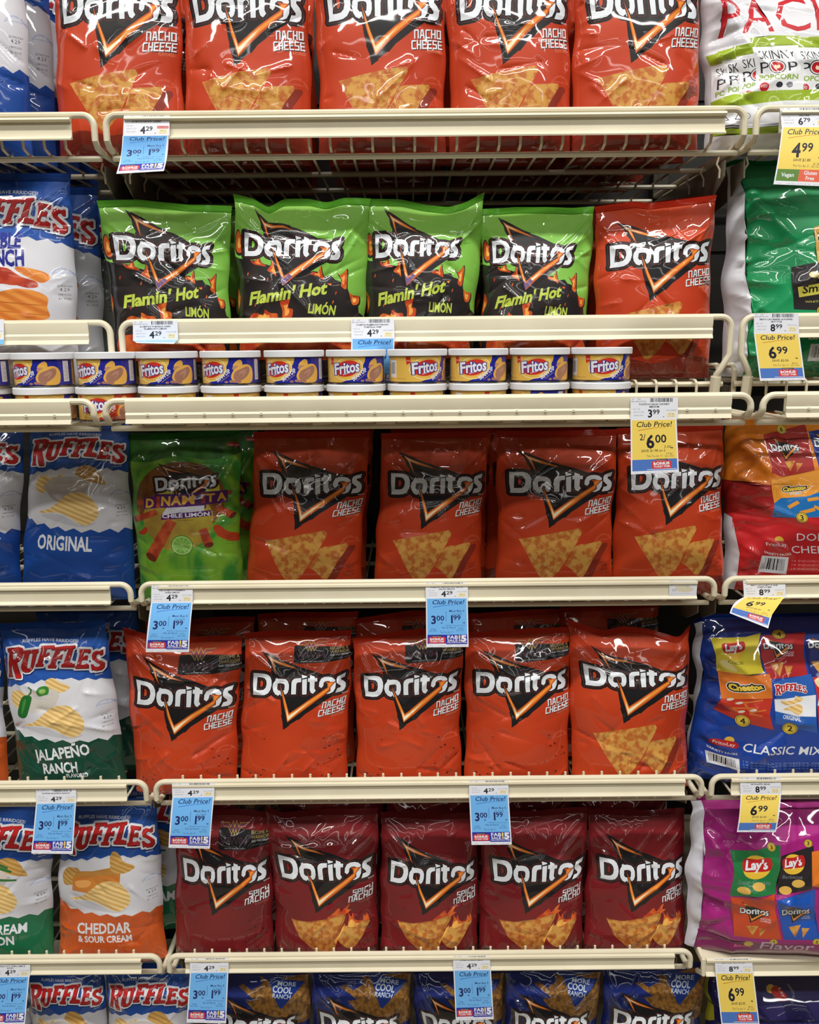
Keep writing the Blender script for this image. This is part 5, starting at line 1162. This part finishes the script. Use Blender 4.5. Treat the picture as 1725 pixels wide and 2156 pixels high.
# ---------------------------------------------------------------- price tags
INK = paper((28, 30, 44)); PW = paper((228, 230, 238)); PBLUE = paper((112, 180, 240)); PYEL = paper((234, 205, 96)); DEEP = paper((46, 50, 160)); MIDB = paper((76, 116, 190)); TRED = paper((204, 60, 62)); PBUFF = paper((240, 226, 178)); PGREY = paper((120, 124, 140)); PBIT = paper((30, 40, 96))
def money(d, m, x, y, h, whole, cents, w_=None):
    g, gw = glyphs(whole, .01); d.add(m, text(whole, x, y, h, bold=.03)); x2 = x + gw * h + h * .12
    d.add(m, text(cents, x2, y - h * .38, h * .62, h * .92, bold=.02))
    return x2 + h * .95
def shelf_label(lines, oz, whole, cents, unit, ids, hot=False):
    d = Design(900.0, 390.0, PW)
    d.add(INK, text('00     208', 30, 34, 26, 160, res=1)); d.add(INK, text('BIN ' + ids[0], 20, 76, 26, 270, res=1)); r = random.Random(sum(map(ord, lines[0]))); x = 370.0
    while x < 800:
        w_ = r.choice((5, 5, 10, 15)); d.add(INK, rect(x, 4, x + w_, 78)); x += w_ + r.choice((5, 8, 12))
    for i, t in enumerate(lines): d.add(INK, text(t, 450, 132 + i * 46, 32, min(740, 27 * len(t) + 20), bold=.035, align='c', res=1))
    d.add(PGREY, text(oz, 50, 215, 32, 130, res=1)); d.add(PGREY, text(ids[1], 60, 268, 28, 190, res=1)); d.add(PGREY, text('VW001479', 60, 328, 28, 180, res=1))
    money(d, INK, 330, 350, 142, whole, cents); d.add(INK, text('ea', 610, 352, 22, bold=.03))
    if hot: d.add(TRED, rect(660, 205, 880, 255))
    d.add(PW if hot else PGREY, text(ids[2], 670, 245, 30, 200, res=1)); d.add(PBUFF, rect(690, 265, 850, 360)); d.add(PGREY, text(unit, 720, 315, 36, 110, res=1)); d.add(PGREY, text('PER OUNCE', 710, 350, 20, 120, res=1))
    return d
def bonus(d, x0, y0, x1, y1):
    d.add(INK, rect(x0 + (x1 - x0) * .22, y0 - (y1 - y0) * .22, x1 - (x1 - x0) * .2, y0 + (y1 - y0) * .1)); d.add(PW, text('MONOPOLY', (x0 + x1) / 2, y0 - (y1 - y0) * .0, (y1 - y0) * .14, (x1 - x0) * .5, align='c', res=1))
    k = (y1 - y0) * .2
    d.add(TRED, [[P(x0 + k, y0, x1 - k, y0, x1, y0 + k, x1, y1 - k, x1 - k, y1, x0 + k, y1, x0, y1 - k, x0, y0 + k)]])
    d.add(PW, text('BONUS', (x0 + x1) / 2, y0 + (y1 - y0) * .5, (y1 - y0) * .34, (x1 - x0) * .8, align='c', bold=.05)); d.add(PW, text('TICKET ITEM', (x0 + x1) / 2, y0 + (y1 - y0) * .84, (y1 - y0) * .24, (x1 - x0) * .8, align='c', bold=.03, res=1))
def blue_card(u1='30.8¢', u2='20.5¢', date='Thru Tue. Apr. 07'):
    d = Design(900.0, 1060.0, PW); d.add(PBLUE, rect(26, 8, 874, 790)); n = PBIT
    d.add(n, text('Club Price!', 130, 130, 96, 680, bold=.012, shear=.22)); d.add(paper((50, 110, 200)), taper(150, 190, 460, 150, 14, 10)); d.add(paper((50, 110, 200)), taper(455, 151, 780, 142, 10, 4))
    d.add(n, rect(426, 280, 432, 500)); d.add(n, text('Must Buy 5', 500, 300, 48, 320, bold=.01)); d.add(n, text('or more', 560, 362, 42, 210))
    money(d, n, 110, 550, 178, '3', '00'); d.add(n, text('ea', 310, 545, 34, bold=.03)); money(d, n, 535, 538, 172, '1', '99'); d.add(n, text('ea', 790, 545, 34, bold=.03))
    d.add(n, text('SAVE $3.05 when you buy 5', 410, 602, 26, 420, res=1)); d.add(n, text('Mix & Match', 340, 655, 36, 300)); d.add(n, text(u1, 100, 682, 36, 100, res=1)); d.add(n, text('PER OUNCE', 70, 722, 28, 160, res=1)); d.add(n, text(u2, 690, 672, 36, 100, res=1)); d.add(n, text('PER OUNCE', 650, 714, 28, 160, res=1)); d.add(n, text(date, 300, 752, 36, 260, res=1))
    d.add(DEEP, rect(26, 790, 874, 1000)); bonus(d, 45, 838, 410, 975)
    d.add(PW, text('FAB', 450, 882, 76, 230, bold=.025)); d.add(PW, text('SALE', 450, 940, 50, 220, bold=.025)); d.add(PYEL, text('!', 690, 930, 130, bold=.05)); d.add(PW, text('5', 740, 936, 132, 120, bold=.06)); d.add(PW, text('PARTICIPATING ITEM', 440, 976, 26, 420, bold=.02, res=1))
    d.add(PW, rect(26, 982, 424, 1000)); 
    for x, w_ in ((60, 90), (240, 160), (440, 100), (620, 110), (740, 110)): d.add(PGREY, text('0107 FAB', x, 1040, 16, w_, res=1))
    return d
def yellow_card(whole='6', cents='99', save='SAVE $2.00', pre='', extra=None, unit='38.9¢', date='Thru Tue. Apr. 21', foot='bonus', H=950.0):
    d = Design(900.0, H, PW); d.add(PYEL, rect(26, 10, 874, 700)); n = INK
    d.add(n, text('Club Price!', 110, 130, 96, 680, bold=.012, shear=.22)); d.add(paper((190, 110, 30)), taper(150, 190, 460, 150, 12, 8)); d.add(paper((190, 110, 30)), taper(455, 151, 740, 142, 8, 4))
    if pre: d.add(n, text(pre, 175, 360, 112, 110, bold=.01))
    x = 300 if pre else 240
    money(d, n, x, 500, 235, whole, cents)
    if extra: d.add(n, text(extra, 640, 510, 50, 130))
    d.add(n, text('ea', 760, 520, 40, bold=.03)); d.add(n, text(save, 200 if extra else 290, 570, 46, 460 if extra else 330, bold=.01)); d.add(n, text(date, 300, 660, 40, 300, res=1)); d.add(n, text(unit, 680, 630, 42, 110, res=1)); d.add(n, text('PER OUNCE', 650, 668, 28, 170, res=1))
    if foot == 'bonus':
        d.add(MIDB, rect(26, 700, 874, 900)); bonus(d, 390, 730, 770, 872); d.add(PW, rect(300, 876, 860, 884))
    else:
        d.add(paper((96, 134, 62)), rect(26, 700, 440, 890)); d.add(paper((222, 104, 78)), rect(440, 700, 874, 890)); d.add(PW, text('Vegan', 110, 820, 66, 240, bold=.02)); d.add(PW, text('Gluten', 530, 780, 62, 250, bold=.02)); d.add(PW, text('Free', 580, 862, 62, 160, bold=.02))
    for x, w_ in ((60, 90), (240, 160), (440, 100), (560, 130), (740, 110)): d.add(PGREY, text('0421 TAG', x, H - 14, 16, w_, res=1))
    return d
def sheet(name, parent, org, design, quad, y0, y1, nx, ny, curl=0.0, bow=0.0):
    "a paper sheet; quad holds the four corners tl, tr, bl, br seen in the photograph, y0 and y1 the depth of its head and foot"
    V, F, mi, mats = design.cut(nx, ny); s = V[:, 0] / design.W; t = V[:, 1] / design.H
    A, B, C_, D_ = [at(p[0], p[1], y) - np.asarray(org) for p, y in zip(quad, (y0, y0, y1, y1))]
    def f(s, t):
        p = (A[None] * (1 - s)[:, None] + B[None] * s[:, None]) * (1 - t)[:, None] + (C_[None] * (1 - s)[:, None] + D_[None] * s[:, None]) * t[:, None]
        p = p.copy(); p[:, 1] += curl * np.sin(PI * t) + bow * np.sin(PI * s) * t
        return p
    e = 1e-3; p = f(s, t); N = np.cross(f(s + e, t) - f(s - e, t), f(s, t - e) - f(s, t + e)); N /= np.linalg.norm(N, axis=1, keepdims=True); N[N[:, 1] > 0] *= -1
    q = p.copy(); q[:, 1] += .00025
    back = len(mats); mm = list(mats) + ([PW] if PW not in mats else []); wi = mm.index(PW)
    VV = np.vstack([p, q]); FF = np.vstack([F, F[:, ::-1] + len(p)]); NN = np.vstack([N, -N])
    return link(name, tri_mesh(name, VV, FF, np.concatenate([mi, np.full(len(F), wi)]), mm, NN), parent)
def price_tag(label, lab, lq, card=None, cq=None, y0=-.0100, y1=-.018, curl=0.0, yl=None, bow=0.0):
    py = lq[0][1]
    ya, yb = (-.0085, -.0141) if py < 400 else (-.0090, -.0113) if py < 800 else (-.1010, -.1033) if py < 900 else (-.0072, -.0111)
    if y0 == -.0100: y0 = yb - .0006
    yl = ya
    o = at((lq[0][0] + lq[1][0]) / 2, lq[0][1], yl); root = empty('price_tag', tuple(o)); tag(root, label, 'price tag', 'shelf price tags')
    sheet('shelf_label', root, o, lab, lq, ya, yb, 4, 3)
    if card: sheet('sale_card', root, o, card, cq, y0, y1, 8, 12, curl, bow)
    return root
def Q(*a): return [(a[i], a[i + 1]) for i in range(0, 8, 2)]
I = ('28400646203', '008 310 271', '09010947')
price_tag('blue sale tag curling out from the top shelf, under the leftmost red cheese bag', shelf_label(['DORITOS NACHO CHEESE'], '9.75 OZ', '4', '29', '44.0¢', I, True), Q(261, 243, 357, 243, 259, 286, 357, 285), blue_card(), Q(258, 286, 355, 285, 245, 366, 345, 360), y1=-.035, curl=.006)
price_tag('white price tag with its blue card curled under, below the leftmost green bag', shelf_label(['DORITOS TORTILLA CHIPS', 'FLAMIN HOT LIMON'], '9.75 OZ', '4', '29', '44.0¢', I), Q(280, 676, 374, 675, 280, 717, 375, 715), Design(900, 140, paper((150, 196, 240))).add(PW, rect(0, 90, 900, 140)), Q(280, 717, 375, 715, 288, 722, 366, 724), y1=-.055)
price_tag('price tag under the dipped green bag, its blue card tucked behind the dip cans', shelf_label(['DORITOS FLAMIN HOT NACHO', 'TORTILLA CHIP'], '9.75 OZ', '4', '29', '44.0¢', I), Q(739, 672, 830, 671, 740, 713, 831, 712), blue_card(), Q(740, 713, 831, 712, 738, 812, 828, 812), y0=-.0118, y1=-.006)
price_tag('yellow two for six sale tag on the dip tray', shelf_label(['TOSTITOS SALSA CHUNKY', 'MEDIUM'], '15.5 OZ', '3', '99', '25.8¢', ('28400055598', '008 313 358', '09013889')), Q(1328, 838, 1428, 837, 1328, 884, 1428, 882), yellow_card('6', '00', 'SAVE $1.98 on 2', '2/', '3.00', '19.4¢', 'Thru Tue. Jun. 16'), Q(1328, 884, 1425, 882, 1329, 999, 1430, 994), y0=-.1040, y1=-.112)
price_tag('blue sale tag under the green rolled chip bag', shelf_label(['XXL DORITOS DINAMITA', 'CHILE LIMON'], '11.25 OZ', '4', '29', '38.2¢', I), Q(319, 1233, 406, 1232, 318, 1269, 406, 1268), blue_card('26.7¢', '17.7¢'), Q(318, 1269, 406, 1268, 307, 1373, 398, 1373), y1=-.03, curl=-.004)
price_tag('blue sale tag in the middle of the fourth shelf', shelf_label(['DORITOS TAPATIO HOT SAUCE', 'SALSA PIRATE'], '9.75 OZ', '4', '29', '44.0¢', I), Q(896, 1227, 985, 1226, 897, 1260, 986, 1259), blue_card(), Q(897, 1260, 985, 1259, 898, 1363, 987, 1362), y1=-.024)
price_tag('blue sale tag hanging before the dark red bag with the banner', shelf_label(['DORITOS FLAMAS'], '9.75 OZ', '4', '29', '44.0¢', I), Q(362, 1649, 452, 1648, 363, 1679, 451, 1677), blue_card(), Q(363, 1679, 451, 1677, 355, 1785, 442, 1787), y1=-.03, curl=-.003)
price_tag('blue sale tag at the right of the fifth shelf, hanging before a dark red bag', shelf_label(['DORITOS TACO FLAVORED'], '9.75 OZ', '4', '29', '44.0¢', I), Q(988, 1644, 1071, 1643, 988, 1674, 1071, 1673), blue_card(), Q(988, 1674, 1071, 1673, 993, 1779, 1078, 1778), y1=-.026)
price_tag('blue sale tag at the left end of the middle sixth shelf', shelf_label(['DORITOS SPICY NACHO'], '9.75 OZ', '4', '29', '44.0¢', I), Q(400, 2018, 482, 2017, 400, 2048, 481, 2047), blue_card(), Q(400, 2048, 481, 2047, 393, 2153, 476, 2155), y1=-.026)
price_tag('blue sale tag in the middle of the sixth shelf, before a ranch bag', shelf_label(['DORITOS SALSA VERDE'], '9.75 OZ', '4', '29', '44.0¢', I), Q(954, 2013, 1032, 2012, 955, 2043, 1033, 2042), blue_card(), Q(955, 2043, 1034, 2042, 960, 2149, 1040, 2146), y1=-.022)
price_tag('blue sale tag under the jalapeño chip bag', shelf_label(['RUFFLES JALAPENO RANCH'], '8.5 OZ', '4', '29', '50.5¢', I), Q(76, 1662, 160, 1661, 76, 1692, 161, 1690), blue_card('35.3¢', '23.5¢'), Q(76, 1692, 160, 1690, 66, 1797, 153, 1798), y1=-.03)
price_tag('blue sale tag cut by the left edge at the bottom', shelf_label(['RUFFLES POT CHIPS LIME &', 'JLPNO'], '8.5 OZ', '4', '29', '50.5¢', I), Q(-20, 2026, 64, 2025, -20, 2057, 63, 2056), blue_card('35.3¢', '23.5¢'), Q(-20, 2057, 62, 2056, -30, 2160, 52, 2158), y1=-.03)
price_tag('white price tag mostly cut off by the left edge, on the second shelf', shelf_label(['RUFFLES DOUBLE CRUNCH'], '8 OZ', '4', '29', '53.6¢', I), Q(-84, 674, 8, 672, -84, 717, 8, 715), Design(900, 90, PBLUE), Q(-84, 717, 8, 715, -84, 727, 8, 725), y1=-.014)
price_tag('yellow vegan and gluten free tag below the popcorn pack', shelf_label(['SKINNY POP 6CT POPCORN 100', 'CALORIE'], '3.9 OZ', '6', '79', '$1.74', ('85001510402', '008 314 302', '09011562')), Q(1643, 227, 1742, 226, 1646, 267, 1744, 266), yellow_card('4', '99', 'SAVE $1.80', unit='$1.28', foot='diet'), Q(1647, 267, 1745, 266, 1629, 388, 1730, 392), y1=-.034, curl=-.003)
price_tag('yellow sale tag below the green variety pack', shelf_label(['FRITO LAY BAKED & POPPED', 'VRTY PCK'], '18 CT', '8', '99', '50.0¢', ('28400593953', '008 314 313', '09012122')), Q(1588, 660, 1682, 660, 1588, 702, 1683, 701), yellow_card(), Q(1588, 702, 1683, 701, 1601, 802, 1696, 800), y1=-.022)
price_tag('bent yellow sale tag folding forward above the blue variety pack', shelf_label(['FRITO LAY DORITOS AND', 'CHEETOS MIX'], '18 CT', '8', '99', '50.0¢', ('28400012385', '008 314 307', '09014106')), Q(1565, 1222, 1654, 1222, 1567, 1257, 1655, 1256), yellow_card(), Q(1568, 1257, 1655, 1256, 1537, 1291, 1618, 1323), y1=-.085, curl=.01)
price_tag('yellow sale tag before the purple variety pack', shelf_label(['FRITO LAY CLSC MIX VRTY', 'PK PLASTIC BAGS'], '18 CT', '8', '99', '50.0¢', ('28400037877', '008 314 309', '09012153')), Q(1558, 1637, 1645, 1636, 1560, 1672, 1645, 1672), yellow_card(), Q(1560, 1672, 1645, 1672, 1552, 1752, 1634, 1752), y1=-.03, curl=-.003)
price_tag('yellow sale tag before the dark purple pack at the bottom', shelf_label(['FRITO LAY FLAVOR MIX'], '18 CT', '8', '99', '50.0¢', ('28400037860', '008 314 311', '09012155')), Q(1505, 2019, 1584, 2018, 1507, 2049, 1586, 2048), yellow_card(), Q(1507, 2049, 1587, 2048, 1520, 2160, 1600, 2160), y1=-.028)
torn = Design(600, 360, PW).add(CREAM, blob(140, 130, 330, 110, 520, 180, 480, 240, 330, 260, 180, 230)).add(INK, rect(40, 20, 60, 110)).add(PGREY, text('OO', 60, 240, 60, 90)).add(INK, text('17', 380, 150, 36)).add(PGREY, text('Do not cover or remove', 50, 300, 24, 420, res=1)).add(CREAM, [[P(600, 0, 560, 0, 520, 60, 600, 90)]])
for k in range(18): torn.add(INK, rect(90 + k * 22, 24 + (k * 7) % 15, 98 + k * 22 + (k * 5) % 8, 62))
lb = sheet('torn_label', None, (0, 0, 0), torn, Q(1410, 1222, 1470, 1221, 1409, 1257, 1466, 1256), -.0076, -.0076, 4, 3)
tag(lb, 'torn white label remnant stuck to the right end of the fourth shelf', 'label')
